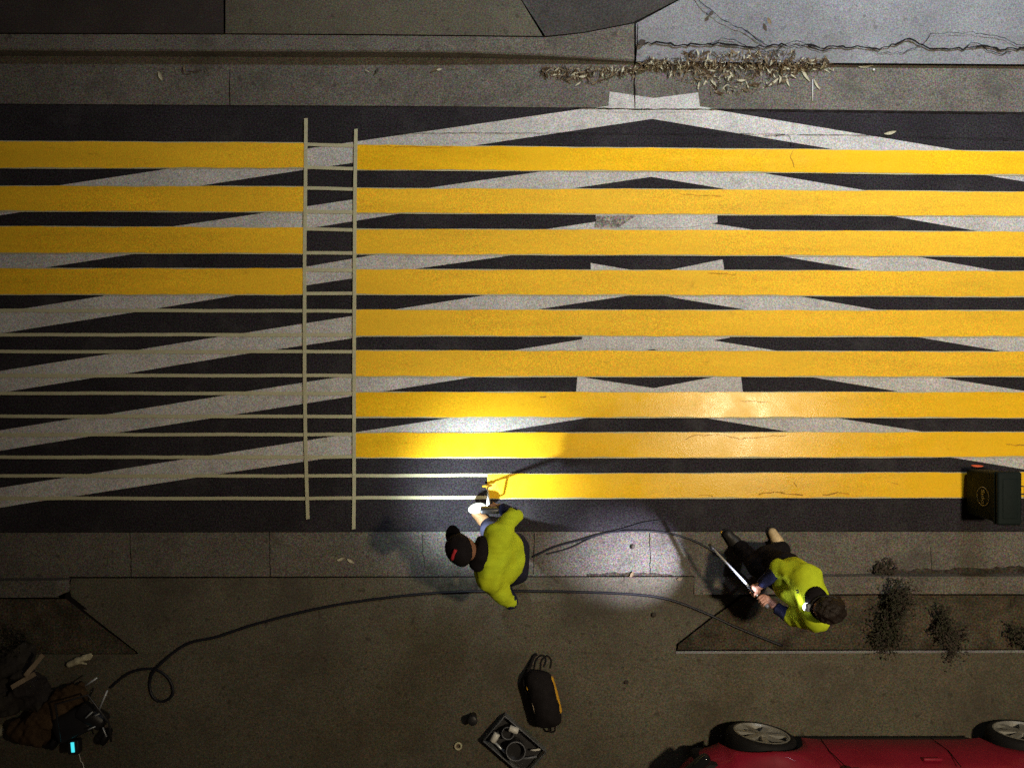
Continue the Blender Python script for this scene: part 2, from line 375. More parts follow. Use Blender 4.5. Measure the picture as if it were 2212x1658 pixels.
# ------------------------------------------------------------------ painted markings (parts of the road)
def band(u_l, u_a, u_r, l_r, l_a, l_l):
    return [u_l, u_a, u_r, l_r, l_a, l_l]
def ext(p, s, x): return (x, p[1] + s * (x - p[0]))
SL, SR = -.153, .167
def chevron(up, lo, up_r, lo_r):
    """up/lo: a point on the left upper / lower edge, up_r/lo_r: on the right upper / lower edge"""
    ax = 1409
    return [ext(up, SL, -1100), ext(up, SL, ax), ext(up_r, SR, ax), ext(up_r, SR, 3000), ext(lo_r, SR, 3000), ext(lo_r, SR, ax + 1), ext(lo, SL, ax - 1), ext(lo, SL, -1100)]
def line(up, lo, up_r, lo_r, cut=None):
    """white chevron; edges are polylines of measured points"""
    U = [ext(up[0], SL, -1100)] + up + up_r + [ext(up_r[-1], SR, 3000)]
    Lw = [ext(lo[0], SL, -1100)] + lo + lo_r + [ext(lo_r[-1], SR, 3000)]
    return U + Lw[::-1]
WH = [
 line([(163, 395), (363, 365), (774, 305), (1267, 234)], [(0, 465), (453, 398), (650, 368), (1054, 310), (1409, 257)],
      [(1544, 237), (2054, 322)], [(1474, 268), (1767, 317), (2157, 383)]),
 line([(0, 544), (388, 487), (563, 461), (967, 400), (1167, 371), (1407, 336)], [(0, 590), (110, 576), (260, 553), (700, 488), (854, 463), (1264, 403), (1407, 382)],
      [(1667, 377), (1844, 407)], [(1474, 393), (1547, 405), (1934, 468), (2094, 496)]),
 line([(0, 674), (73, 663), (230, 638), (662, 576), (793, 553), (1207, 491), (1287, 479), (1410, 461)], [(0, 720), (297, 673), (357, 663), (510, 638), (662, 616), (909, 579), (1080, 555), (1410, 506)],
      [(1539, 483), (1600, 492), (1996, 557), (2137, 582)], [(1704, 556), (1856, 582)]),
 line([(0, 801), (237, 764), (300, 755), (468, 728), (527, 719), (737, 686), (867, 666), (1032, 640), (1410, 584)], [(0, 848), (200, 816), (263, 808), (530, 764), (607, 753), (737, 734), (1167, 667), (1327, 643), (1400, 632)],
      [(1746, 643), (1894, 669)], [(1474, 646), (1607, 668), (2001, 731), (2138, 754)]),
 line([(0, 929), (157, 904), (227, 895), (484, 854), (527, 846), (713, 817), (1117, 755), (1257, 733), (1410, 709)], [(0, 973), (207, 940), (267, 932), (443, 905), (500, 896), (737, 859), (834, 844), (1004, 817), (1410, 754)],
      [(1541, 735), (1657, 754), (2044, 817), (2212, 844)], [(1764, 816), (1933, 844)]),
 line([(0, 1053), (147, 1030), (207, 1021), (394, 992), (457, 983), (727, 941), (769, 933), (959, 904), (1410, 840)], [(0, 1096), (72, 1084), (150, 1073), (430, 1030), (487, 1021), (737, 985), (1087, 931), (1250, 905), (1410, 882)],
      [(1824, 905), (1981, 930)], [(1534, 904), (1691, 930), (2084, 992), (2212, 1013)]),
]
for p in WH: sheet('white_line', p, .004, 'white', road)
for p in ([(1317, 198), (1412, 212), (1508, 200), (1512, 230), (1545, 235), (1520, 242), (1300, 242), (1280, 234), (1314, 229)],
          [(1287, 444), (1549, 444), (1550, 480), (1539, 483), (1480, 492), (1287, 492)],
          [(1276, 568), (1345, 580), (1412, 590), (1561, 560), (1567, 598), (1276, 598)],
          [(1257, 715), (1575, 715), (1577, 729), (1541, 735), (1600, 752), (1240, 752), (1257, 733)],
          [(1248, 806), (1267, 816), (1412, 838), (1531, 816), (1600, 806), (1606, 860), (1243, 860)]):
    sheet('white_line', p, .0085, 'white', road)
sheet('worn_patch', [(1289, 466), (1376, 466), (1362, 473), (1338, 490), (1285, 490)], .0125, 'worn', road)
# drips and worn flakes on the top chevron
# yellow stripes: (y top, y bottom) at x = 0, 655, 770, 1474, 2212
ROWS = [
 ((305, 362), (309, 362), (313, 366), (321, 369), (327, 377)),
 ((402, 455), (403, 457), (407, 459), (409, 462), (415, 466)),
 ((489, 545), (492, 547), (495, 548), (497, 550), (501, 553)),
 ((580, 635), (580, 635), (582, 635), (584, 636), (586, 640)),
 ((668, 724), (669, 724), (669, 724), (670, 725), (671, 726)),
 ((757, 812), (757, 812), (757, 812), (758, 812), (760, 812)),
 ((847, 900), (847, 900), (847, 900), (847, 900), (847, 901)),
 ((936, 988), (936, 988), (935, 987), (934, 987), (933, 985)),
 ((1025, 1077), (1025, 1077), (1025, 1076), (1022, 1074), (1020, 1073)),
]
XS = (0, 655, 770, 1474, 2212)
def edge(row, x, which):
    v = [q[which] for q in row]
    return float(np.interp(x, XS, v)) if x <= 2212 else v[-1] + (v[-1] - v[-2]) * (x - 2212) / 738
def wob(x, s): return 1.3 * math.sin(x * .021 + s) + 1.0 * math.sin(x * .057 + 2.1 * s) + .7 * math.sin(x * .133 + 3.7 * s)
def stripe(i, x0, x1, m, round0=0):
    row = ROWS[i]; xs = np.linspace(x0, x1, max(2, int((x1 - x0) / 8)))
    up = [(x, edge(row, x, 0) + .45 * wob(x, i * 1.7)) for x in xs]; dn = [(x, edge(row, x, 1) + .45 * wob(x, i * 1.7 + 9)) for x in xs]
    vs = [at(x, y, .0145) for x, y in up] + [at(x, y, .0145) for x, y in dn]; n = len(xs)
    return obj('yellow_stripe', vs, [(k, n + k, n + k + 1, k + 1) for k in range(n - 1)], m, road)
for i in range(4): stripe(i, -1000, 657, 'yellow')
for i in range(8): stripe(i, 767, 3000, 'yellow_wet' if i in (0, 6, 7) else 'yellow')
stripe(8, 1053, 3000, 'yellow_wet')

for k, (pts_, w_) in enumerate((([(1640, 1066), (1675, 1062), (1700, 1065), (1735, 1069)], 3.2), ([(1778, 1069), (1810, 1063), (1836, 1066)], 3.2), ([(1714, 1043), (1722, 1050)], 3),
                                 ([(1928, 1041), (1940, 1045)], 2.4), ([(1510, 1069), (1540, 1071)], 2.4), ([(1480, 950), (1495, 942), (1540, 938), (1570, 940), (1600, 948), (1650, 942), (1700, 940)], 1.6),
                                 ([(1165, 858), (1180, 857)], 2.4), ([(1530, 590), (1590, 592)], 1.6), ([(1470, 420), (1560, 424)], 1.2), ([(820, 316), (980, 318)], 1.3), ([(2175, 960), (2212, 961)], 2.5), ([(1600, 865), (1660, 868)], 1.2))):
    crack(pts_, w_ * .85, .0195, road, 1.8, 'scuff', seed=40 + k, m='scuff')
# ------------------------------------------------------------------ masking tape (lies on the road)
ORD = ['first', 'second', 'third', 'fourth', 'fifth', 'sixth', 'seventh', 'eighth', 'ninth']
def hstrip(i, which):
    row = ROWS[i]; s = -1 if which == 0 else 1
    xs = list(range(-1000, 3001, 50)); hw = 3.6
    off = 2.2 if which == 0 else -1.2
    up = [(x, edge(row, x, which) + off - hw + .25 * wob(x, i + 5 * which)) for x in xs]; dn = [(x, y + 2 * hw) for x, y in up]
    n = len(xs); vs = [at(x, y, .0105) for x, y in up + dn]
    o = obj('masking_tape', vs, [(k, n + k, n + k + 1, k + 1) for k in range(n - 1)], 'tape')
    tag(o, 'pale tape strip along the %s edge of the %s yellow stripe from the top' % (('upper', 'lower')[which], ORD[i]), 'masking tape', 'masking tape strips along the stripes')
for i in range(9):
    for wch in (0, 1): hstrip(i, wch)
def vstrip(pts, label):
    w2 = 3.8; vs = [at(x - w2, y, .0185) for x, y in pts] + [at(x + w2, y - 1, .0185) for x, y in pts]; n = len(pts)
    tag(obj('masking_tape', vs, [(k, k + 1, n + k + 1, n + k) for k in range(n - 1)], 'tape'), label, 'masking tape', 'masking tape strips across the stripes')
vstrip([(661, 256), (660, 400), (658, 560), (658, 800), (660, 950), (663, 1060), (665, 1121)], 'pale tape strip across the road at the end of the four short yellow stripes')
vstrip([(769, 279), (767, 400), (766, 560), (765, 800), (765, 950), (765, 1060), (764, 1143)], 'pale tape strip across the road at the left end of the long yellow stripes')

# ------------------------------------------------------------------ implicit surfaces for bodies and cloth
class Field:
    def __init__(s, lo, hi, h):
        s.lo = np.array(lo, float); s.h = h
        s.n = np.ceil((np.array(hi) - s.lo) / h).astype(int) + 1
        s.f = np.full(s.n, 10.0, np.float32)
    def box(s, lo, hi):
        a = np.clip(np.floor((np.array(lo) - s.lo) / s.h).astype(int), 0, s.n); b = np.clip(np.ceil((np.array(hi) - s.lo) / s.h).astype(int) + 1, 0, s.n)
        sl = tuple(slice(i, j) for i, j in zip(a, b))
        ax = [s.lo[k] + s.h * np.arange(a[k], b[k]) for k in range(3)]
        return sl, np.meshgrid(*ax, indexing='ij', sparse=True)
    def _join(s, sl, d, k):
        g = s.f[sl]
        if k > 0:
            hh = np.maximum(k - np.abs(g - d), 0) / k
            s.f[sl] = np.minimum(g, d) - hh * hh * k * .25
        else: s.f[sl] = np.minimum(g, d)
    def cap(s, a, b, ra, rb=None, k=.03):
        rb = ra if rb is None else rb; a = np.array(a, float); b = np.array(b, float)
        m = max(ra, rb) + k + 4 * s.h
        sl, (x, y, z) = s.box(np.minimum(a, b) - m, np.maximum(a, b) + m)
        ba = b - a; L2 = max(1e-9, float(ba @ ba))
        t = np.clip(((x - a[0]) * ba[0] + (y - a[1]) * ba[1] + (z - a[2]) * ba[2]) / L2, 0, 1)
        d = np.sqrt((x - a[0] - t * ba[0]) ** 2 + (y - a[1] - t * ba[1]) ** 2 + (z - a[2] - t * ba[2]) ** 2) - (ra + (rb - ra) * t)
        s._join(sl, d, k); return s
    def chain(s, pts, rs, k=.03):
        for i in range(len(pts) - 1): s.cap(pts[i], pts[i + 1], rs[i], rs[i + 1], k)
        return s
    def _ell(s, c, r, M_, pad):
        c = np.array(c, float); r = np.array(r, float); m = float(max(r)) + pad
        sl, (x, y, z) = s.box(c - m, c + m); A = np.array(M_ if M_ is not None else Matrix.Identity(3)).T
        p = [A[i][0] * (x - c[0]) + A[i][1] * (y - c[1]) + A[i][2] * (z - c[2]) for i in range(3)]
        k0 = np.sqrt(sum((p[i] / r[i]) ** 2 for i in range(3))); k1 = np.sqrt(sum((p[i] / r[i] ** 2) ** 2 for i in range(3))) + 1e-9
        return sl, k0 * (k0 - 1) / k1, p
    def ell(s, c, r, M_=None, k=.03):
        sl, d, p = s._ell(c, r, M_, k + 4 * s.h); s._join(sl, d, k); return s
    def dig(s, c, r, M_=None):
        sl, d, p = s._ell(c, r, M_, 4 * s.h); s.f[sl] = np.maximum(s.f[sl], -d); return s
    def cut(s, p0, n):
        """remove everything on the +n side of the plane"""
        n = np.array(Vector(n).normalized()); p0 = np.array(p0)
        sl, (x, y, z) = s.box(s.lo, s.lo + s.h * s.n)
        d = (x - p0[0]) * n[0] + (y - p0[1]) * n[1] + (z - p0[2]) * n[2]
        s.f = np.maximum(s.f, d.astype(np.float32)); return s
    def wrinkle(s, amp, freq, seed=0, aniso=(1, 1, 1)):
        sl, (x, y, z) = s.box(s.lo, s.lo + s.h * s.n); r = np.random.RandomState(seed); w_ = 0
        x, y, z = x * aniso[0], y * aniso[1], z * aniso[2]
        q = .35 * np.sin(freq * .45 * (x + .7 * y) + 1.3) + .35 * np.sin(freq * .5 * (y - z) + seed)
        for k in range(5):
            v = r.normal(size=3); v /= np.linalg.norm(v); fr = freq * (1 + .5 * k)
            w_ = w_ + np.sin(fr * (v[0] * x + v[1] * y + v[2] * z) + 2.2 * q + r.uniform(0, 6)) / (1 + .6 * k)
        s.f = (s.f + amp * .5 * w_).astype(np.float32); return s
    def mesh(s, name, m, parent=None):
        f = s.f; f[0] = f[-1] = 10; f[:, 0] = f[:, -1] = 10; f[:, :, 0] = f[:, :, -1] = 10
        ins = f < 0; nx, ny, nz = f.shape
        cnt = np.zeros((nx - 1, ny - 1, nz - 1), np.int8)
        for dx in (0, 1):
            for dy in (0, 1):
                for dz in (0, 1): cnt += ins[dx:nx - 1 + dx, dy:ny - 1 + dy, dz:nz - 1 + dz]
        act = np.argwhere((cnt > 0) & (cnt < 8)); idx = -np.ones(cnt.shape, np.int64); idx[tuple(act.T)] = np.arange(len(act))
        P = np.zeros((len(act), 3)); C = np.zeros(len(act))
        cs = [(dx, dy, dz) for dx in (0, 1) for dy in (0, 1) for dz in (0, 1)]
        for a in cs:
            for b in cs:
                if sum(b) - sum(a) == 1 and all(b[i] >= a[i] for i in range(3)):
                    fa = f[tuple((act + a).T)]; fb = f[tuple((act + b).T)]
                    sg = (fa < 0) != (fb < 0); t = np.where(sg, fa / np.where(fa == fb, 1, fa - fb), 0)
                    pt = np.array(a) + t[:, None] * (np.array(b) - np.array(a)); P += np.where(sg[:, None], pt, 0); C += sg
        V = s.lo + s.h * (act + P / C[:, None]); F = []
        for ax in range(3):
            o1, o2 = [(1, 2), (2, 0), (0, 1)][ax]
            sa = [slice(1, -1)] * 3; sb = [slice(1, -1)] * 3; sa[ax] = slice(0, -1); sb[ax] = slice(1, None)
            A, B = ins[tuple(sa)], ins[tuple(sb)]; E = np.argwhere(A != B); fl = A[tuple(E.T)]
            g = E.copy(); g[:, o1] += 1; g[:, o2] += 1
            q = []
            for (u, v) in ((0, 0), (1, 0), (1, 1), (0, 1)):
                c = g.copy(); c[:, o1] -= 1 - u; c[:, o2] -= 1 - v; q.append(idx[tuple(c.T)])
            q = np.stack(q, 1); q[~fl] = q[~fl][:, ::-1]; F.append(q)
        F = np.concatenate(F); F = F[(F >= 0).all(1)]
        me = bpy.data.meshes.new(name); me.vertices.add(len(V)); me.vertices.foreach_set('co', V.ravel())
        me.loops.add(len(F) * 4); me.loops.foreach_set('vertex_index', F.ravel().astype(np.int32))
        me.polygons.add(len(F)); me.polygons.foreach_set('loop_start', np.arange(0, len(F) * 4, 4, dtype=np.int32))
        me.polygons.foreach_set('use_smooth', np.ones(len(F), bool)); me.update(calc_edges=True); me.validate()
        me.materials.append(MT[m])
        o = bpy.data.objects.new(name, me); col.objects.link(o)
        if parent is not None: o.parent = parent; o.matrix_parent_inverse = parent.matrix_basis.inverted()
        return o
def lerp(a, b, t): return Vector(a) * (1 - t) + Vector(b) * t
def bounds(pts, pad):
    a = np.array([tuple(p) for p in pts]); return a.min(0) - pad, a.max(0) + pad

def add_hand(F, wrist, rod_c, rod_d, rr, side):
    """hand closed round a rod: palm beside the rod, four fingers wrapped round it, thumb the other way"""
    u = Vector(rod_d).normalized(); n = (Vector(wrist) - Vector(rod_c)); n = (n - u * n.dot(u)).normalized(); t = u.cross(n) * side
    palm = Vector(rod_c) + n * (rr + .022); M_ = Matrix((u, t, n)).transposed()
    F.cap(wrist, palm + n * .012, .027, .029, .02); F.ell(palm, (.047, .045, .019), M_, .015)
    for i in range(4):
        off = (i - 1.5) * .0235; L = (.92, 1.06, 1.0, .82)[i]; r = (.0100, .0105, .0100, .0090)[i]
        pt = []
        for j, a in enumerate((20, 75, 135, 195)):
            a = R(a * L); q = rr + .011 + (.012 if j == 0 else .003)
            pt.append(Vector(rod_c) + u * off + (n * math.cos(a) + t * math.sin(a)) * q)
        F.chain(pt, (r, r, r * .95, r * .85), .006)
    th = [palm - u * .030 - t * .012, Vector(rod_c) - u * .034 + (n * .3 - t) * (rr + .017), Vector(rod_c) - u * .022 + (-n * .75 - t * .5) * (rr + .012)]
    F.chain(th, (.013, .011, .0095), .008)
def add_open_hand(F, wrist, d, nrm, side):
    """relaxed hand laid on a surface: d = finger direction, nrm = away from the surface"""
    d = Vector(d).normalized(); n = Vector(nrm); n = (n - d * n.dot(d)).normalized(); t = n.cross(d) * side
    M_ = Matrix((d, t, n)).transposed(); palm = Vector(wrist) + d * .055
    F.cap(wrist, palm, .025, .024, .02); F.ell(palm, (.05, .041, .016), M_, .015)
    for i in range(4):
        o = palm + d * .038 + t * ((i - 1.5) * .021); L = (.068, .078, .072, .056)[i]; r = (.0092, .0096, .0092, .0082)[i]
        F.chain([o, o + d * L * .45 + n * .006, o + d * L * .8 - n * .008, o + d * L * .98 - n * .022], (r, r, r * .95, r * .85), .006)
    F.chain([palm - d * .02 - t * .03, palm + d * .005 - t * .055, palm + d * .035 - t * .062 - n * .01], (.013, .011, .0095), .008)
def add_head(F, c, fwd, up, hs=1.0):
    f = Vector(fwd).normalized(); u = Vector(up); u = (u - f * u.dot(f)).normalized(); s_ = f.cross(u); M_ = Matrix((f, s_, u)).transposed()
    c = Vector(c); P = lambda a, b, d: c + (f * a + s_ * b + u * d) * hs
    F.ell(P(-.008, 0, .018), (.100 * hs, .079 * hs, .100 * hs), M_, .03)
    F.ell(P(.022, 0, -.045), (.068, .058, .075), M_, .03)                     # jaw
    F.ell(P(.088, 0, -.022), (.020, .013, .026), M_, .015)                    # nose
    F.ell(P(.066, 0, -.098), (.020, .024, .016), M_, .02)                     # chin
    for q in (-1, 1):
        F.dig(P(.094, q * .032, .004), (.014, .017, .011), M_)                # eye sockets
        F.ell(P(.079, q * .032, .002), (.012, .013, .010), M_, .004)          # eyes
        F.ell(P(-.005, q * .079, -.012), (.020, .009, .032), M_, .008)        # ears
    F.dig(P(.092, 0, -.066), (.012, .024, .0035), M_)                         # mouth
    return M_, P

# ------------------------------------------------------------------ PERSON bent over the stripe (black cap)
def build_person(J, name_label, cfg):
    root = thing('person', (J['base'].x, J['base'].y, 0), name_label, 'person')
    allp = [v for k, v in J.items() if isinstance(v, Vector)]
    lo, hi = bounds(allp, .24)
    lo[2] = -.01
    F = Field(lo, hi, .0075)
    hr, hl, sr, sl = J['hip_r'], J['hip_l'], J['sh_r'], J['sh_l']
    hm, sm = lerp(hr, hl, .5), lerp(sr, sl, .5)
    F.cap(hr, hl, .105, .105, .05); F.cap(lerp(sr, sl, .14), lerp(sr, sl, .86), .085, .085, .05)
    for t in (.25, .5, .75): F.cap(lerp(hr, hl, t), lerp(sr, sl, t), .10, .105, .06)
    F.cap(lerp(sm, J['neck'], .1), J['neck'], .062, .052, .03); F.cap(J['neck'], J['head'], .052, .055, .04)
    Mh, P = add_head(F, J['head'], J['face'], J['crown'], cfg.get('hs', 1))
    for s_ in 'rl':
        F.chain([J['sh_' + s_], J['el_' + s_], J['wr_' + s_]], (.056, .043, .028), .03)
        F.chain([J['hip_' + s_], J['kn_' + s_], J['an_' + s_]], (.085, .058, .040), .04)
        an, to = J['an_' + s_], J['toe_' + s_]
        F.cap(Vector((an.x, an.y, .065)), Vector((to.x, to.y, .04)), .036, .026, .03)
    cfg['hands'](F)
    F.mesh('body', cfg['skin'], root)
    # shirt: torso plus sleeves, loose, a little wrinkled
    S = Field(lo, hi, .0085)
    d = (sm - hm); waist = lerp(hm, sm, cfg.get('hem', .12))
    for t in (.12, .38, .62, .88): S.cap(lerp(lerp(hr, hl, t), lerp(sr, sl, t), cfg.get('hem', .12)), lerp(sr, sl, t), .128, .120, .06)
    S.cap(lerp(sr, sl, .1), lerp(sr, sl, .9), .098, .098, .06); S.cap(sm, lerp(sm, J['neck'], .55), .095, .085, .06)
    for c_, r_ in cfg.get('drape', ()): S.ell(c_, r_, None, .05)
    for s_ in 'rl':
        S.chain([J['sh_' + s_], lerp(J['sh_' + s_], J['el_' + s_], .55), lerp(J['sh_' + s_], J['el_' + s_], 1.0)], cfg.get('slv', (.088, .078, .070)), .05)
        S.cap(J['el_' + s_], lerp(J['el_' + s_], J['wr_' + s_], cfg['sleeve'][s_]), cfg.get('slv', (0, 0, .068))[2], cfg.get('slv', (0, 0, .060))[2] * .9, .02)
    S.wrinkle(.011, 24, cfg['seed']); S.wrinkle(.0022, 55, cfg['seed'] + 3, (.5, 1.5, 1)); 
    S.cut(lerp(sm, J['neck'], .92) + (J['neck'] - sm).normalized() * .045, J['neck'] - sm); S.cut(lerp(hm, sm, cfg.get('cut', -.08)), hm - sm)
    S.dig(lerp(J['neck'], J['head'], .3), (.070, .070, .070))
    shirt = S.mesh('shirt', 'hivis', root)
    # long dark undersleeves
    for s_ in cfg['under']:
        U = Field(*bounds([J['el_' + s_], J['wr_' + s_]], .15), .007)
        U.cap(J['el_' + s_], lerp(J['el_' + s_], J['wr_' + s_], .86), .062, .047, .01); U.wrinkle(.005, 50, 3)
        U.cut(lerp(J['el_' + s_], J['wr_' + s_], .88), J['wr_' + s_] - J['el_' + s_]); U.mesh('undersleeve', 'navy', root)
    C = Field(*bounds([J['neck'], sm], .3), .007)
    C.cap(lerp(sm, J['neck'], .35), lerp(sm, J['neck'], 1.0), .105, .088, .02); C.cap(J['neck'] + (sl - sr).normalized() * cfg['col_w'], J['neck'] - (sl - sr).normalized() * cfg['col_w'], .078, .078, .03); C.wrinkle(.004, 34, 5); C.cut(lerp(J['neck'], J['head'], .42), J['head'] - J['neck'])
    C.mesh('collar', cfg['collar'], root)
    # trousers
    T = Field(lo, hi, .0085)
    T.cap(hr, hl, .125, .125, .05)
    for s_ in 'rl':
        T.chain([J['hip_' + s_], J['kn_' + s_], lerp(J['kn_' + s_], J['an_' + s_], .97)], (.112, .084, .074), .04)
    T.cap(lerp(hr, hl, .25), lerp(lerp(hr, hl, .25), lerp(sr, sl, .25), .5), .118, .112, .05); T.cap(lerp(hr, hl, .75), lerp(lerp(hr, hl, .75), lerp(sr, sl, .75), .5), .118, .112, .05)
    T.wrinkle(.008, 30, 4); T.cut((0, 0, .06), (0, 0, -1)); T.mesh('trousers', cfg['trousers'], root)
    for s_ in 'rl':
        an, to = J['an_' + s_], J['toe_' + s_]; dd = Vector((to.x - an.x, to.y - an.y, 0)).normalized()
        B = Field(*bounds([an, to, an - dd * .08], .12), .006)
        B.cap(Vector((an.x, an.y, .16)), Vector((an.x, an.y, .08)), .058, .055, .03); h_ = Vector((an.x, an.y, .05)) - dd * .035
        tt = Vector((an.x, an.y, .045)) + dd * .165; B.cap(h_, Vector((an.x, an.y, .055)) + dd * .07, .045, .05, .03); B.cap(Vector((an.x, an.y, .055)) + dd * .07, tt, .05, .042, .03)
        B.cut((0, 0, .018), (0, 0, -1)); B.cut((an.x, an.y, .13), (0, 0, 1)); bt = B.mesh('boot', cfg['boot'][s_], root)
        So = Field(*bounds([an, to, an - dd * .08], .12), .006); So.cap(h_, tt, .052, .054, .0); So.cap(Vector((an.x, an.y, .05)) + dd * .07, tt, .055, .052, .02); So.cut((0, 0, .022), (0, 0, 1)); So.cut((0, 0, .005), (0, 0, -1)); So.mesh('sole', 'rubber', bt)
    return root, Mh, P

def headlamp(root, P, Mh, flood, aim, power, cone, blend, colour, lift=.03, out=.125, strap=.105):
    f = Mh.col[0]; s_ = Mh.col[1]; u = Mh.col[2]
    # strap round the head (a clip under the brim needs none)
    if strap: pts = [P(math.cos(a) * (strap + .004) - .008, math.sin(a) * (strap - .018), lift) for a in np.linspace(0, 2 * math.pi, 33)]
    if strap: tube('headlamp_strap', pts, .009, 'plastic_black', root, 6)
    bx = P(out - .012, 0, lift); d = (Vector(aim) - bx).normalized(); Mx = frame_to(d)
    box = bobj('headlamp', rbox(.062, .046, .036, .010, 3, bx, Mx), 'plastic_grey', root, True)
    lc = bx + d * .020
    bobj('lens', lathe([(0, .018), (.018, .015), (.029, .006), (.031, -.004), (0, -.004)], 24, Matrix.Translation(lc) @ Mx.to_4x4()), 'lens', box, True)
    for pw, cn, bl in ((power, cone, blend), (flood, 130, 1.0)):
        ld = bpy.data.lights.new('headlamp_light', 'SPOT'); ld.energy = pw; ld.color = colour; ld.spot_size = R(cn); ld.spot_blend = bl; ld.shadow_soft_size = .012
        lo_ = bpy.data.objects.new('headlamp_light', ld); col.objects.link(lo_)
        lo_.location = lc + d * .03; lo_.rotation_euler = frame_to(-d).to_euler()
    return box

# joints read from the photograph, each with its own height
W1T = at(1052, 1046, .05)                                    # wand tip on the fresh paint
W1G = at(1058, 1096, .84)
J1 = dict(base=at(1095, 1190, 0), hip_r=at(1108, 1182, .80), hip_l=at(1109, 1230, .80), sh_r=at(1076, 1150, 1.17), sh_l=at(1056, 1256, 1.14),
          neck=at(1038, 1196, 1.22), head=at(1001, 1184, 1.26), face=Vector((-.55, .70, -.55)), crown=Vector((-.5, -.1, .8)),
          el_r=at(1112, 1114, 1.03), wr_r=at(1080, 1096, .88), el_l=at(1103, 1299, .95), wr_l=at(1090, 1262, .70),
          kn_r=at(1060, 1146, .48), an_r=at(1056, 1136, .10), toe_r=at(1034, 1114, .04), kn_l=at(1070, 1262, .50), an_l=at(1104, 1245, .10), toe_l=at(1062, 1250, .04))
u1 = (W1T - W1G).normalized()
def hands1(F):
    add_hand(F, J1['wr_r'], W1G, u1, .011, 1)
    add_open_hand(F, J1['wr_l'], J1['kn_l'] - J1['wr_l'] + Vector((-.05, 0, .02)), (0, -.3, 1), 1)
p1, Mh1, P1 = build_person(J1, 'person in yellow-green shirt and black cap bending over the stripe being painted', dict(
    hands=hands1, skin='skin_tan', seed=2, sleeve={'r': .12, 'l': .22}, under=('r', 'l'), collar='black_cloth', trousers='denim', boot={'r': 'boot_tan', 'l': 'boot_tan'}, hem=.34, cut=.16, col_w=.07, slv=(.080, .066, .056), hs=1.12))
f1, s1, c1 = Mh1.col[0], Mh1.col[1], Mh1.col[2]
# cap: crown, brim, red patch, all built on the head
K = Field(*bounds([J1['head']], .26), .006)
K.ell(P1(-.010, 0, .030), (.142, .118, .126), Mh1, 0); K.cut(P1(0, 0, .020), -c1 * 1.0 - f1 * .12)
K.wrinkle(.002, 60, 3); capo = K.mesh('cap', 'cap', p1)
Bq = Field(*bounds([J1['head']], .30), .005); Bq.ell(P1(.115, 0, .020), (.095, .090, .010), Mh1, 0); Bq.mesh('brim', 'cap', capo)
pts = [P1(.10 * math.cos(a) - .012, .10 * math.sin(a), .11 - .05 * abs(math.sin(a))) for a in np.linspace(R(120), R(165), 7)]
vs, fs = tube_geo([P1(-.062 + .006 * k, -.03 + .019 * k, .141 - .003 * abs(k - 2)) for k in range(5)], .014, 8)
obj('cap_patch', vs, fs, 'red_cloth', capo, True)
headlamp(p1, P1, Mh1, P_FLOOD1, at(1040, 1060, 0), P_HEAD1, 86, 1.0, (.84, .94, 1.0), -.012, .172, .0)

# spray wand of person one, held in the right hand
t = thing('spray_wand', W1T, 'yellow-tipped spray wand held over the end of the lowest yellow stripe', 'spray wand')
tube('wand_tube', [W1G - u1 * .05, W1T - u1 * .06], .009, 'pale_metal', t, 10)
tube('wand_tip', [W1T - u1 * .12, W1T - u1 * .02], .014, 'bag_yellow', t, 10)
n1 = Vector((1, .1, 0)); tube('tip_guard', [W1T - u1 * .05 - n1 * .042, W1T - u1 * .06, W1T - u1 * .045 + n1 * .042], .011, 'bag_yellow', t, 8)
bobj('gun_body', rbox(.05, .16, .10, .015, 2, W1G - u1 * .07, frame_to(-u1)), 'steel_dark', t, True)
# oval shield
o1 = at(1030, 1097, .40); t = thing('spray_shield', o1, 'pale oval spray shield beside the bent painter in the black cap', 'spray shield')
on_seg = W1G + u1 * ((W1G.z - o1.z - .05) / max(.01, -u1.z)); bobj('shield_plate', lathe([(0, .004), (.9, .004), (.97, .012), (1.0, .010), (1.0, 0), (0, -.003)], 40, Matrix.Translation(o1) @ Matrix.Rotation(R(14), 4, 'Z') @ Matrix.Rotation(R(10), 4, 'Y') @ Matrix.Diagonal((.080, .046, 1, 1))), 'shield', t, True)
tube('handle', [o1 + Vector((.05, .0, .0)), o1 + Vector((.09, .02, .03)), on_seg], .008, 'white_plastic', t, 8)

# ------------------------------------------------------------------ PERSON half squatting by the kerb (headlamp, no cap)
G2a, G2b, T2 = at(1652, 1303, .92), at(1620, 1277, .88), at(1540, 1184, .58)
u2 = (T2 - G2a).normalized()
J2 = dict(base=at(1660, 1200, 0), hip_r=at(1700, 1224, .82), hip_l=at(1716, 1272, .80), sh_r=at(1740, 1243, 1.27), sh_l=at(1766, 1336, 1.25),
          neck=at(1764, 1297, 1.37), head=at(1786, 1313, 1.46), face=Vector((-1, .02, -.32)), crown=Vector((.28, -.05, 1)),
          el_r=at(1682, 1226, 1.08), wr_r=at(1641, 1265, .89), el_l=at(1712, 1334, 1.02), wr_l=at(1672, 1308, .93),
          kn_r=at(1655, 1200, .48), an_r=at(1690, 1186, .10), toe_r=at(1676, 1164, .04), kn_l=at(1636, 1222, .50), an_l=at(1602, 1184, .10), toe_l=at(1582, 1164, .04))
def on_line(p, a, d): d = Vector(d); return Vector(a) + d * (Vector(p) - Vector(a)).dot(d)
gR, gL = on_line(at(1622, 1278, .88), G2a, u2), on_line(at(1646, 1298, .91), G2a, u2)
def hands2(F):
    add_hand(F, J2['wr_r'], gR, u2, .013, 1); add_hand(F, J2['wr_l'], gL, u2, .013, -1)
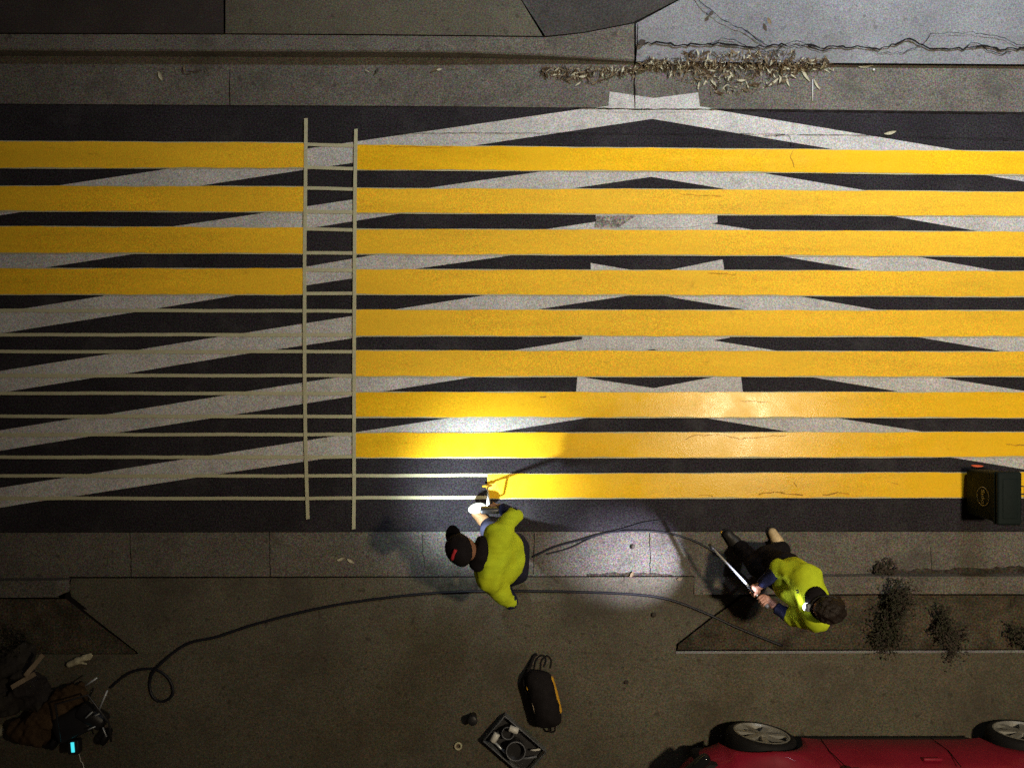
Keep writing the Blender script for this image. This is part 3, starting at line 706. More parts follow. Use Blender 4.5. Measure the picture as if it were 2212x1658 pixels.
p2, Mh2, P2 = build_person(J2, 'person with dark hair and a headlamp in yellow-green shirt holding a pale wand', dict(
    hands=hands2, skin='skin', seed=8, sleeve={'r': .10, 'l': .05}, under=('r', 'l'), collar='black_cloth', trousers='black_cloth', boot={'r': 'boot_pale', 'l': 'boot_black'}, hem=.05, cut=-.22, col_w=.045, hs=1.12,
    drape=[(at(1700, 1262, .98), (.11, .14, .16))]))
K = Field(*bounds([J2['head']], .26), .006)
K.ell(P2(-.020, 0, .034), (.118, .104, .116), Mh2, 0); K.ell(P2(-.055, 0, -.02), (.072, .090, .088), Mh2, .03); K.wrinkle(.010, 70, 6)
K.dig(P2(.115, 0, -.035), (.075, .075, .085), Mh2); K.mesh('hair', 'hair', p2)
headlamp(p2, P2, Mh2, P_FLOOD2, at(1362, 1202, 0), P_HEAD2, 33, 1.0, (.82, .81, 1.0), .022, .136, .110)
# small dark emblem on the chest
def surface_hit(o, px, py):
    d = at(px, py, 0) - cam.location
    ok_, p_, n_, i_ = o.ray_cast(o.matrix_world.inverted() @ cam.location, (o.matrix_world.inverted().to_3x3() @ d).normalized())
    return (o.matrix_world @ p_, n_) if ok_ else (None, None)
bpy.context.view_layer.update()
sh2 = [c_ for c_ in p2.children if c_.name.startswith('shirt')][0]
e_p, e_n = surface_hit(sh2, 1723, 1277)
if e_p is not None:
    Me = Matrix.Translation(e_p + e_n * .001) @ frame_to(e_n).to_4x4(); bm = bmesh.new()
    for (x0, y0, x1, y1) in ((-.016, -.012, -.006, .014), (-.006, .004, .010, .012), (.004, -.014, .014, .004)):
        bm.faces.new([bm.verts.new(Me @ Vector(v)) for v in ((x0, y0, 0), (x1, y0, 0), (x1, y1, 0), (x0, y1, 0))])
    eo = bobj('chest_mark', bm, 'navy', p2)
t = thing('spray_wand', T2, 'pale metal spray wand held in both hands by the person with the headlamp', 'spray wand')
tube('wand_tube', [G2a - u2 * .02, T2], .010, 'pale_metal', t, 10)
tube('wand_tip', [T2 - u2 * .01, T2 + u2 * .05], .015, 'steel_dark', t, 10)
bobj('gun_body', rbox(.034, .055, .10, .01, 2, G2a + Vector((0, 0, -.02)), frame_to(u2)), 'plastic_grey', t, True)

# ------------------------------------------------------------------ hoses
def ground_z(px, py):
    if py < 1147: return .004
    if py < 1246: return .004
    if py < 1410: return zs(py)
    return .13
def hose(pts, r, label, extra=None):
    P_ = []
    for q in pts:
        z = (q[2] if len(q) > 2 else ground_z(q[0], q[1])) + r
        P_.append(at(q[0], q[1], z))
    return tag(tube('hose', spline(P_, 10), r, 'hose', None, 8), label, 'hose')
hose([(238, 1484), (280, 1452), (330, 1444), (362, 1462), (374, 1490), (366, 1508), (345, 1514), (328, 1500), (324, 1470), (340, 1440, .15), (400, 1392), (470, 1374), (560, 1345), (700, 1311), (830, 1291), (960, 1279), (1100, 1276),
      (1250, 1278), (1380, 1284), (1450, 1296), (1520, 1322), (1600, 1358, .105), (1690, 1394, .105)], .0125, 'long black hose curving over the pavement with a loop at its left end')
hose([(1150, 1202), (1200, 1180), (1255, 1165), (1310, 1150), (1370, 1146), (1430, 1149), (1490, 1164), (1540, 1190), (1580, 1222), (1625, 1262, .3), (1650, 1300, .80), (1652, 1303, .88)], .0095, 'thin dark hose along the gutter between the two painters')
hose([(1180, 1196), (1230, 1183), (1285, 1158), (1350, 1140), (1392, 1128), (1440, 1122)], .006, 'thin dark cord on the road edge beside the gutter')

# ------------------------------------------------------------------ slim wheeled bin
bz = .62
b0 = at(2402, 1216, 0)
def bin_pt(px, py, z): return at(px, py, z)
xl = at(2085 + 19, 1078, 0).x; 
# body footprint in metres, lid a touch wider; faces across the street
lx0, lx1 = at(2153, 1078, bz).x, at(2206, 1078, bz).x
ly0, ly1 = at(2153, 1134, bz).y, at(2153, 1018, bz).y
bx, by = (lx0 + lx1) / 2, (ly0 + ly1) / 2
t = thing('wheelie_bin', (bx, by, 0), 'slim dark green bin with an oval white emblem, standing on the lowest stripe', 'bin')
W_, D_ = ly1 - ly0, lx1 - lx0
bobj('bin_body', rbox(D_ - .012, W_ - .03, bz - .07, .022, 4, (bx, by, .045 + (bz - .07) / 2), None, .94), 'bin_green', t, True)
bobj('bin_rim', rbox(D_ + .008, W_ - .008, .035, .012, 3, (bx, by, bz - .045)), 'bin_green', t, True)
lid = bobj('bin_lid', rbox(D_, W_, .05, .024, 5, (bx, by, bz - .004)), 'bin_lid', t, True)
bobj('lid_panel', rbox(D_ * .62, W_ * .74, .012, .006, 3, (bx, by, bz + .022)), 'bin_lid', lid, True)
tube('handle', [(bx + D_ / 2 - .01, by - .10, bz - .05), (bx + D_ / 2 + .05, by - .10, bz - .03), (bx + D_ / 2 + .05, by + .10, bz - .03), (bx + D_ / 2 - .01, by + .10, bz - .05)], .011, 'plastic_black', t, 8)
tube('lid_cord', [(bx + D_ / 2 - .01, by + .035, bz + .0), (bx + D_ / 2 + .25, by + .03, bz - .16)], .007, 'plastic_black', t, 6)
for s_ in (-1, 1):
    bobj('wheel', lathe([(0, .022), (.03, .022), (.05, .018), (.055, .01), (.055, -.01), (.05, -.018), (.03, -.022), (0, -.022)], 24, Matrix.Translation((bx + D_ / 2 - .01, by + s_ * (W_ / 2 - .05), .055)) @ Matrix.Rotation(R(90), 4, 'X')), 'rubber', t, True)
# emblem on the face that looks to the street
fx = bx - (D_ - .012) / 2 - .0045
face_lean = .03 * (D_) / (bz - .07)
ec = Vector((fx + .001, by - .012, .38))
em = tube('oval_mark', [ec + Vector((0, .082 * math.cos(a), .105 * math.sin(a))) * 1.0 for a in np.linspace(0, 2 * math.pi, 41)], .003, 'white_line', t, 6)
fc = bpy.data.curves.new('word_mark', 'FONT'); fc.body = 'Sulo'; fc.size = .075; fc.align_x = 'CENTER'; fc.align_y = 'CENTER'; fc.extrude = .001
fo = bpy.data.objects.new('word_mark_curve', fc); col.objects.link(fo)
dg = bpy.context.evaluated_depsgraph_get(); me = bpy.data.meshes.new_from_object(fo.evaluated_get(dg)); bpy.data.objects.remove(fo)
me.materials.clear(); me.materials.append(MT['white_line'])
# reads downwards along the picture: text x -> -y, text y -> up
me.transform(Matrix.Translation(ec + Vector((-.002, 0, 0))) @ Matrix(((0, 0, -1, 0), (-1, 0, 0, 0), (0, 1, 0, 0), (0, 0, 0, 1))))
wo = bpy.data.objects.new('word_mark', me); col.objects.link(wo); wo.parent = t; wo.matrix_parent_inverse = t.matrix_basis.inverted()
# red scrap beside the bin
def leaf_geo(c, L, Wd, ang, curl=.25, tilt=0.0, bend=.15):
    vs, fs = [], []; n = 6
    for i in range(n + 1):
        t_ = i / n; wd = Wd * math.sin(math.pi * min(1, t_ * .96 + .02)) ** .8
        x = (t_ - .5) * L; y = bend * L * (t_ - .5) ** 2; z = curl * L * (t_ - .5) ** 2 + tilt * x
        for s_ in (-1, 0, 1): vs.append((x, y + s_ * wd * .5, z + abs(s_) * wd * .25))
    for i in range(n):
        for k in range(2):
            a_ = i * 3 + k; fs.append((a_, a_ + 1, a_ + 4, a_ + 3))
    ca, sa = math.cos(ang), math.sin(ang)
    return [Vector((c[0] + x * ca - y * sa, c[1] + x * sa + y * ca, c[2] + z + .004)) for x, y, z in vs], fs
def leaf(px, py, L, Wd, ang, m, label, cat='leaf', name='fallen_leaf', z=None, curl=.25, group=None):
    c = at(px, py, ground_z(px, py) if z is None else z); vs, fs = leaf_geo(c, L, Wd, R(ang), curl)
    tag(obj(name, vs, fs, m, None, True), label, cat, group)
leaf(2110, 1006, .115, .022, -4, 'orange', 'small red scrap on the road just above the bin', 'scrap', 'litter_scrap', .004)

# ------------------------------------------------------------------ leaf litter and single leaves
def litter(regions, seed, label):
    r = random.Random(seed); VS, FS = [], []; mats = []
    for (x0, x1, y0, y1, n, zz, peak) in regions:
        for i in range(n):
            x = r.uniform(x0, x1); y = y0 + (y1 - y0) * (r.random() ** 1.35)
            if peak:
                q = (x - peak[0]) / peak[1]
                y = y0 + (y1 - y0) * (r.random() ** 1.25) * math.exp(-q * q)
            z = zz if y > 138 else .06
            h_ = r.uniform(0, .035) * (1 - (y - y0) / max(1, y1 - y0))
            L = r.choice((r.uniform(.012, .035), r.uniform(.012, .035), r.uniform(.012, .03), r.uniform(.03, .06), r.uniform(.05, .085))); vs, fs = leaf_geo(at(x, y, z + h_), L, max(.004, L * r.uniform(.08, .30)), r.uniform(0, 6.28), r.uniform(-.1, .5), r.uniform(-.35, .35))
            k = len(VS); VS += vs; FS += [tuple(a_ + k for a_ in f) for f in fs]; mats += [r.choice((0, 0, 0, 0, 1, 1, 2, 2, 3, 3))] * len(fs)
    o = obj('leaf_litter', VS, FS, 'leaf_dry', None, True); o.data.materials.append(MT['brown_cloth']); o.data.materials.append(MT['leaf_pale']); o.data.materials.append(MT['bark'])
    o.data.polygons.foreach_set('material_index', mats)
    return tag(o, label, 'leaf litter', None, 'stuff')
litter([(1390, 1790, 128, 208, 1000, .006, (1585, 150)), (1480, 1720, 112, 150, 300, .006, None), (1370, 1800, 136, 154, 260, .006, None)], 11, 'heap of dry brown leaves in the gutter below the pale driveway')
litter([(1170, 1390, 146, 184, 260, .006, (1260, 90)), (1175, 1390, 146, 166, 200, .006, None)], 12, 'thin scatter of dry leaves in the gutter left of the joint')
litter([(325, 480, 146, 162, 22, .006, None), (30, 300, 147, 156, 8, .006, None), (780, 1000, 146, 156, 8, .006, None)], 13, 'sparse dry leaves in the dark far left of the upper gutter')
g = 'single fallen leaves'
leaf(1922, 288, .115, .030, 12, 'leaf_pale', 'pale green leaf lying alone on dark asphalt at upper right', group=g)
leaf(347, 165, .095, .034, -70, 'leaf_pale', 'pale leaf in the dark left part of the upper gutter', group=g)
leaf(737, 1207, .085, .024, 20, 'leaf_pale', 'left one of two pale leaves in the lower gutter', group=g, curl=.5)
leaf(758, 1211, .080, .028, -30, 'leaf_pale', 'right one of two pale leaves in the lower gutter', group=g, curl=.5)
leaf(949, 151, .05, .022, 10, 'leaf_pale', 'small pale leaf at the foot of the upper kerb left of the leaf scatter', group=g)
leaf(1672, 178, .13, .024, 38, 'leaf_pale', 'pale greenish blade at the lower edge of the leaf heap', group=g)
leaf(1700, 176, .11, .020, -72, 'leaf_pale', 'pale upright blade at the lower right of the leaf heap', group=g)
leaf(1738, 162, .16, .026, -58, 'leaf_pale', 'long pale blade at the right end of the leaf heap', group=g)
leaf(1763, 183, .12, .020, -60, 'leaf_pale', 'narrow pale blade pointing at the white stick', group=g)
leaf(1870, 145, .14, .016, 6, 'leaf_pale', 'thin pale curled leaf under the driveway lip right of the leaf heap', group=g)
leaf(1661, 47, .075, .034, -65, 'leaf_dry', 'dry brown leaf alone on the pale driveway', group=g, z=.135, curl=.5)
leaf(1536, 30, .06, .035, 50, 'bark', 'dark leaf lying beside the long crack in the pale driveway', group=g, z=.14)
leaf(1386, 93, .075, .055, 20, 'bark', 'dark crumpled leaf at the left start of the driveway crack', group=g, z=.10, curl=.4)
leaf(1562, 1148, .05, .025, 10, 'bag_yellow', 'small yellow leaf on the gutter edge by the squatting painter', group=g, z=.006)
leaf(1365, 1240, .012 * 6, .03, 60, 'leaf_dry', 'dry leaf by the kerb inside the headlamp pool', group=g, z=.01)
leaf(1468, 1250, .05, .03, 10, 'leaf_dry', 'dry leaf on the drive edge beside the kerb start', group=g, z=.035)
tag(tube('stick', [at(1755.5, 172, .010), at(1755, 219, .010)], .005, 'white_plastic', None, 8), 'thin white stick lying in the gutter right of the leaf heap', 'stick')
vs, fs = tube_geo([at(1888, 152, .010), at(1890, 152, .010)], .012, 8)
for (px, py, s_, lab) in ((1413, 1327, .026, 'small dark stone on the drive below the headlamp pool'), (1353, 1473, .022, 'tiny dark pebble on the pavement right of the backpack'), (1367, 1180, .022, 'dark pebble in the gutter left of the lit crack')):
    bm = bmesh.new(); bmesh.ops.create_icosphere(bm, subdivisions=2, radius=s_); rr = random.Random(int(px))
    for v in bm.verts: v.co *= rr.uniform(.8, 1.15); v.co.z *= .6
    bm.transform(Matrix.Translation(at(px, py, ground_z(px, py) + s_ * .45))); tag(bobj('stone', bm, 'bark', None, True), lab, 'stone', 'small dark stones')
bm = bmesh.new(); bmesh.ops.create_icosphere(bm, subdivisions=2, radius=.012); bm.transform(Matrix.Translation(at(1887, 151, .014))); tag(bobj('pebble', bm, 'white_plastic', None, True), 'tiny white pebble in the upper gutter right of the stick', 'pebble')

# ------------------------------------------------------------------ backpack
q = at(1172, 1495, .13); t = thing('backpack', q, 'black backpack with a yellow side panel lying on the pavement', 'backpack')
Mb = Matrix.Rotation(R(13), 3, 'Z'); ax, ay = Mb.col[0], Mb.col[1]
Bf = Field(*bounds([q], .48), .008); zc = q.z + .125
C3 = Vector((q.x, q.y, zc))
for (dx, dy, rr) in ((-.03, .17, .095), (.03, .17, .095), (-.05, -.16, .10), (.04, -.17, .10)): pass
Bf.cap(C3 + ay * .17 - ax * .035, C3 - ay * .18 - ax * .035, .088, .094, .04); Bf.cap(C3 + ay * .15 + ax * .035, C3 - ay * .19 + ax * .035, .086, .094, .04)
Bf.cap(C3 + ay * .10 - ax * .02 + Vector((0, 0, .05)), C3 - ay * .14 + Vector((0, 0, .05)), .07, .075, .04); Bf.wrinkle(.006, 30, 4); Bf.cut((0, 0, q.z + .004), (0, 0, -1))
Bf.mesh('bag_body', 'bag_black', t)
Yf = Field(*bounds([q], .48), .007); Yf.cap(C3 + ay * .14 + ax * .105 + Vector((0, 0, .0)), C3 - ay * .15 + ax * .112, .032, .030, .02); Yf.wrinkle(.004, 40, 7); Yf.mesh('side_panel', 'bag_yellow', t)
tube('strap', spline([C3 + ay * .20 - ax * .12 + Vector((0, 0, -.02)), C3 + ay * .27 - ax * .06 + Vector((0, 0, -.06)), C3 + ay * .345 - ax * .005 + Vector((0, 0, -.10)), C3 + ay * .36 + ax * .03 + Vector((0, 0, -.11))]), .014, 'bag_black', t, 8)
tube('strap', spline([C3 + ay * .05 - ax * .13 + Vector((0, 0, .0)), C3 + ay * .15 - ax * .14 + Vector((0, 0, -.02)), C3 + ay * .22 - ax * .11 + Vector((0, 0, -.03))]), .013, 'bag_black', t, 8)
tube('carry_loop', spline([C3 + ay * .24 + ax * .03, C3 + ay * .32 + ax * .06 + Vector((0, 0, -.02)), C3 + ay * .345 + ax * .12 + Vector((0, 0, -.03)), C3 + ay * .30 + ax * .145 + Vector((0, 0, -.02)), C3 + ay * .24 + ax * .12]), .009, 'bag_black', t, 8)
tube('carry_loop', spline([C3 - ay * .26 - ax * .01, C3 - ay * .33 - ax * .015 + Vector((0, 0, -.04)), C3 - ay * .34 + ax * .03 + Vector((0, 0, -.05)), C3 - ay * .27 + ax * .05]), .008, 'bag_black', t, 8)
tube('zip', spline([C3 + ay * .12 - ax * .115 + Vector((0, 0, .035)), C3 - ay * .0 - ax * .105 + Vector((0, 0, .06)), C3 - ay * .13 - ax * .10 + Vector((0, 0, .06))]), .004, 'card', t, 6)
tube('zip_tag', [C3 + ay * .135 - ax * .118 + Vector((0, 0, .035)), C3 + ay * .105 - ax * .118 + Vector((0, 0, .04))], .008, 'bag_yellow', t, 6)

# ------------------------------------------------------------------ clear tray with pots and rollers
q = at(1112, 1602, .13); rz = -R(41)
t = thing('paint_tray', q, 'clear plastic tray standing askew at the lower edge of the pavement', 'tray')
Mr = Matrix.Rotation(rz, 3, 'Z'); ax, ay = Mr.col[0], Mr.col[1]
TL, TW, TH = .50, .30, .10
bobj('tray_floor', rbox(TL - .02, TW - .02, .008, .003, 2, q + Vector((0, 0, .008)), Mr), 'steel_dark', t)
for s_ in (-1, 1):
    bobj('tray_side', rbox(TL, .008, TH, .003, 2, q + ay * (s_ * TW / 2) + Vector((0, 0, TH / 2 + .003)), Mr), 'clear', t)
    bobj('tray_end', rbox(.008, TW - .012, TH, .003, 2, q + ax * (s_ * (TL / 2 - .004)) + Vector((0, 0, TH / 2 + .003)), Mr), 'clear', t)
rimp = [q + ax * a_ * TL / 2 + ay * b_ * TW / 2 + Vector((0, 0, TH + .006)) for a_, b_ in ((-1, -1), (1, -1), (1, 1), (-1, 1), (-1, -1))]
tube('tray_rim', rimp, .006, 'plastic_grey', t, 6)
def pot(c, r_, h_, label, body='plastic_black', rimm='plastic_grey'):
    tt = thing('paint_pot', c, label, 'paint pot', 'pots in the tray')
    bobj('pot_wall', lathe([(0, .004), (r_ * .86, .004), (r_ * .9, .0), (r_, h_), (r_ * .94, h_), (r_ * .86, .012), (0, .012)], 28, Matrix.Translation(c)), body, tt, True)
    bobj('pot_rim', lathe([(r_ * .95, h_ - .004), (r_ * 1.04, h_ - .004), (r_ * 1.05, h_ + .006), (r_ * .95, h_ + .006), (r_ * .95, h_ - .004)], 28, Matrix.Translation(c)), rimm, tt, True)
    bobj('pot_paint', lathe([(0, h_ * .55), (r_ * .92, h_ * .55)], 28, Matrix.Translation(c)), 'plastic_black', tt)
fl = q + Vector((0, 0, .0125))
pot(fl + ax * .02 - ay * .01, .085, .15, 'round black pot with a grey rim near the middle of the tray')
pot(fl - ax * .13 + ay * .055, .055, .11, 'smaller black pot at the upper end of the tray')
for (a_, b_, an, lab) in ((-.195, -.05, 60, 'left one of two short white rollers at the upper end of the tray'), (-.115, .115, -20, 'right one of two short white rollers at the upper end of the tray')):
    c = fl + ax * a_ + ay * b_; d = Matrix.Rotation(R(an), 3, 'Z') @ Vector((1, 0, 0))
    tt = thing('paint_roller', c, lab, 'paint roller', 'short white rollers in the tray')
    z_ = Vector((0, 0, .115)); tube('roller_cover', [c + z_ - d * .042, c + z_ - d * .038, c + z_ + d * .038, c + z_ + d * .042], .030, 'white_plastic', tt, 16, [.85, 1, 1, .85])
    tube('roller_handle', [c + z_ + d * .042, c + z_ + d * .06 - Vector((0, 0, .02)), c + Vector((0, 0, .012)) + d * .03], .006, 'steel_dark', tt, 8)
for (a0, b0, a1, b1, m_, lab) in ((-.18, -.10, .02, -.11, 'pale_metal', 'pale metal scraper lying along the left side of the tray'), (.12, -.06, .22, .05, 'plastic_grey', 'grey brush handle at the lower end of the tray'), (.14, .06, .20, .12, 'white_plastic', 'short white stirrer at the lower right of the tray')):
    tag(tube('tool', [fl + ax * a0 + ay * b0 + Vector((0, 0, .05)), fl + ax * ((a0 + a1) / 2) + ay * ((b0 + b1) / 2) + Vector((0, 0, .06)), fl + ax * a1 + ay * b1 + Vector((0, 0, .05))], .010, m_, None, 8), lab, 'tool', 'tools in the tray')
# tape roll, black cup
q = at(990, 1609, .13); t = thing('tape_roll', q, 'small pale roll of tape on the pavement left of the tray', 'tape roll')
bobj('tape', lathe([(.023, 0), (.036, 0), (.036, .024), (.023, .024), (.023, 0)], 28, Matrix.Translation(q)), 'tape', t, True)
bobj('core', lathe([(.019, .001), (.0225, .001), (.0225, .023), (.019, .023), (.019, .001)], 28, Matrix.Translation(q)), 'card', t, True)
q = at(1022, 1545, .13); t = thing('cup', q, 'black cup standing on the pavement above the roll of tape', 'cup')
bobj('cup_wall', lathe([(0, .003), (.032, .003), (.034, 0), (.043, .13), (.040, .13), (.033, .010), (0, .010)], 24, Matrix.Translation(q)), 'plastic_black', t, True)
bobj('cup_lid', lathe([(.0445, .128), (.0445, .134), (.036, .140), (0, .140), (0, .132), (.0445, .128)], 24, Matrix.Translation(q)), 'plastic_black', t, True)

# ------------------------------------------------------------------ dark gear heap at lower left
q = at(70, 1560, .13); t = thing('canvas_bundle', q, 'crumpled brown canvas bundle at the lower left corner', 'bundle')
Cf = Field(*bounds([at(70, 1560, .13), at(180, 1490, .13), at(30, 1600, .13)], .30), .012)
for (px, py, z, rr) in ((75, 1572, .24, .13), (100, 1545, .24, .13), (135, 1515, .22, .12), (165, 1497, .22, .10), (50, 1580, .20, .12), (95, 1590, .2, .10)): Cf.ell(at(px, py, z), (rr, rr * .9, rr * .8), None, .08)
Cf.wrinkle(.030, 22, 9); Cf.wrinkle(.014, 48, 2); Cf.cut((0, 0, .132), (0, 0, -1)); Cf.mesh('canvas', 'brown_cloth', t)
q = at(170, 1590, .13); t = thing('paint_sprayer', q, 'black pump machine with a small lit cyan screen beside the brown bundle', 'machine')
bobj('pump_body', rbox(.34, .24, .17, .04, 4, at(160, 1560, .24), Matrix.Rotation(R(25), 3, 'Z')), 'plastic_black', t, True)
bobj('motor', lathe([(0, -.13), (.07, -.13), (.085, -.11), (.085, .11), (.07, .13), (0, .13)], 24, Matrix.Translation(at(200, 1545, .27)) @ Matrix.Rotation(R(90), 4, 'Y') @ Matrix.Rotation(R(30), 4, 'X')), 'plastic_black', t, True)
bx_ = bobj('control_box', rbox(.10, .13, .09, .015, 3, at(162, 1610, .27)), 'plastic_black', t, True)
sc_ = at(157, 1613, .32); bobj('screen', rbox(.030, .090, .008, .003, 2, sc_, Matrix.Rotation(R(5), 3, 'Z')), 'screen', bx_)
for (p0, p1_) in (((184, 1480), (210, 1463)), ((215, 1530), (232, 1490))):
    tube('frame_bar', [at(*p0, .42), at(*p1_, .42)], .008, 'pale_metal', t, 8)
tube('frame_bar', [at(130, 1600, .38), at(120, 1520, .45), at(190, 1500, .45), at(235, 1560, .38), at(240, 1600, .30)], .010, 'steel_dark', t, 8)
for (px, py, z) in ((120, 1600, .18), (230, 1590, .18)):
    bobj('wheel', lathe([(0, .025), (.04, .025), (.07, .02), (.08, .01), (.08, -.01), (.07, -.02), (.04, -.025), (0, -.025)], 24, Matrix.Translation(at(px, py, .212)) @ Matrix.Rotation(R(65), 4, 'Z') @ Matrix.Rotation(R(90), 4, 'X')), 'rubber', t, True)
for k, (x0, y0, x1, y1) in enumerate(((185, 1550, 200, 1536), (205, 1545, 215, 1540), (215, 1535, 223, 1548), (190, 1575, 206, 1568), (222, 1570, 230, 1590))):
    tube('fitting', [at(x0, y0, .40), at(x1, y1, .39)], .006, 'pale_metal', t, 6)
tag(tube('cable', spline([at(168, 1622, .16), at(172, 1632, .14), at(174, 1642, .14), at(180, 1652, .14), at(184, 1690, .14)]), .0045, 'white_plastic', None, 6), 'thin white cable trailing off below the lit cyan screen', 'cable')
q = at(175, 1425, .13); t = thing('glove', q, 'pale work glove lying above the brown bundle', 'glove')
Gf = Field(*bounds([at(150, 1432, .15), at(205, 1415, .15)], .10), .005)
Gf.cap(at(150, 1434, .16), at(166, 1427, .165), .028, .03, .02); Gf.cap(at(168, 1426, .165), at(182, 1420, .165), .03, .022, .02)
for k in range(4): Gf.cap(at(180, 1416 + k * 2.8, .163), at(199 - abs(k - 1.2) * 3, 1412 + k * 3.4, .158), .012, .010, .006)
Gf.cap(at(172, 1430, .16), at(186, 1433, .155), .012, .010, .008); Gf.mesh('glove_shell', 'leaf_pale', t)
q = at(2, 1575, .13); t = thing('bottle', q, 'tall pale bottle at the very left edge below the brown bundle', 'bottle')
bobj('bottle_body', lathe([(0, 0), (.055, 0), (.06, .02), (.06, .20), (.03, .25), (.025, .28), (0, .28)], 24, Matrix.Translation(at(-2, 1575, .13))), 'leaf_pale', t, True)
bobj('bottle_cap', lathe([(0, .278), (.028, .278), (.028, .31), (0, .31)], 20, Matrix.Translation(at(-2, 1575, .13))), 'plastic_grey', t, True)

# ------------------------------------------------------------------ plants
def plant(px, py, z0, hgt, rad, n, seed, label, cat='weed', name='weed', lean=(0, 0), mats=('leaf_green', 'bark'), leaf_l=(.014, .034), group='weeds in the planting beds'):
    r = random.Random(seed); b = at(px, py, z0); t_ = thing(name, b, label, cat, group)
    VS, FS, MI = [], [], []; SV, SF = [], []
    ns = max(4, n // 22)
    tips = []
    for i in range(ns):
        a_ = r.uniform(0, 6.28); q_ = rad * math.sqrt(r.random()); h_ = hgt * r.uniform(.5, 1)
        e_ = b + Vector((lean[0] * h_ + q_ * math.cos(a_) * .8, lean[1] * h_ + q_ * math.sin(a_) * 1.25, h_ * r.uniform(.5, 1))); m_ = lerp(b, e_, .5) + Vector((r.uniform(-.03, .03), r.uniform(-.03, .03), h_ * .12))
        v, f = tube_geo([b, m_, e_], .005, 5, [1, .8, .4]); k = len(SV); SV += v; SF += [tuple(x + k for x in g_) for g_ in f]; tips.append((m_, e_))
    for i in range(n):
        m_, e_ = r.choice(tips); p_ = lerp(b, e_, r.uniform(.12, 1.05)) if r.random() < .6 else lerp(m_, e_, r.random()); p_ = p_ + Vector((r.gauss(0, rad * .18), r.gauss(0, rad * .18), r.gauss(0, .02)))
        p_.z = max(p_.z, z0 + .005)
        L = r.uniform(*leaf_l); v, f = leaf_geo(p_, L, L * r.uniform(.25, .5), r.uniform(0, 6.28), r.uniform(-.4, .5), r.uniform(-.7, .7))
        k = len(VS); VS += v; FS += [tuple(x + k for x in g_) for g_ in f]; MI += [0 if r.random() < .75 else 1] * len(f)
    o = obj('leaves', VS, FS, mats[0], t_, True); o.data.materials.append(MT[mats[1]]); o.data.polygons.foreach_set('material_index', MI)
    obj('stems', SV, SF, 'bark', t_, True)
    return t_
plant(1915, 1300, .10, .40, .17, 1000, 21, 'dark leafy weed reaching over the kerb right of the squatting painter', lean=(.15, .25))
plant(1912, 1358, .10, .22, .20, 1000, 22, 'low dark weed at the pavement edge below the tall leafy weed')
plant(2030, 1345, .10, .22, .15, 600, 23, 'middle one of the thin dry weeds in the right bed', mats=('leaf_green', 'bark'))
plant(2055, 1380, .10, .08, .17, 420, 24, 'low sprawling dry weed along the pavement edge at right', mats=('bark', 'leaf_green'))
plant(2188, 1368, .10, .30, .14, 180, 25, 'dark weed at the foot of the tree at the right edge', mats=('leaf_green', 'bark'))
plant(1908, 1238, .006, .06, .12, 360, 26, 'flat dark tuft growing from the kerb joint in the gutter', leaf_l=(.02, .05), mats=('bark', 'leaf_green'))
plant(45, 1390, .115, .35, .22, 260, 27, 'dark bush in the left planting bed above the gear', 'bush', 'bush', mats=('leaf_green', 'bark'))
q = at(40, 1470, .13); t = thing('tarp', q, 'dark crumpled tarp heaped at the left edge above the brown bundle', 'tarp')
Cf = Field(*bounds([at(-40, 1400, .13), at(130, 1540, .13), at(0, 1560, .13)], .30), .012)
for (px, py, z, rr) in ((-20, 1455, .24, .16), (30, 1440, .22, .14), (60, 1480, .26, .15), (10, 1510, .24, .16), (95, 1520, .2, .11), (50, 1410, .2, .10)): Cf.ell(at(px, py, z), (rr, rr * .9, rr * .9), None, .08)
Cf.wrinkle(.036, 24, 19); Cf.wrinkle(.016, 52, 12); Cf.cut((0, 0, .132), (0, 0, -1)); Cf.mesh('tarp_cloth', 'tarp', t)
for (px, py, a_, lab) in ((75, 1435, 50, 'pale strap end lying on the upper part of the dark tarp'), (52, 1468, 30, 'second pale strap end lower down on the dark tarp')):
    c = at(px, py, .42); d = Vector((math.cos(R(a_)), math.sin(R(a_)), 0)); n_ = Vector((-d.y, d.x, 0))
    pp = [c + d * x for x in (-.13, -.06, .0, .06, .12)]; vs = [p + n_ * .02 + Vector((0, 0, .01 * math.sin(i * 2))) for i, p in enumerate(pp)] + [p - n_ * .02 + Vector((0, 0, .01 * math.sin(i * 2 + .5))) for i, p in enumerate(pp)]
    obj('strap_end', vs, [(i, i + 5, i + 6, i + 1) for i in range(4)], 'card', t, True)
# street tree just at the right edge
q = at(2228, 1380, .10); t = thing('tree', q, 'dark tree trunk at the right edge of the planting bed', 'tree')
tube('trunk', spline([q, q + Vector((.03, -.02, .5)), q + Vector((.16, -.08, 1.3)), q + Vector((.5, -.2, 2.3))]), .105, 'bark', t, 14, list(np.linspace(1.15, .55, 25)))
r = random.Random(5); VS, FS = [], []; cc = q + Vector((1.5, -.6, 2.8))
for i in range(1500):
    d = Vector((r.gauss(0, 1), r.gauss(0, 1), r.gauss(0, 1))).normalized() * (r.random() ** .4); p_ = cc + Vector((d.x * .75, d.y * .8, d.z * .6)); L = r.uniform(.06, .12)
    v, f = leaf_geo(p_, L, L * .4, r.uniform(0, 6.28), .2, r.uniform(-.6, .6)); k = len(VS); VS += v; FS += [tuple(x + k for x in g_) for g_ in f]
obj('crown', VS, FS, 'leaf_green', t, True)

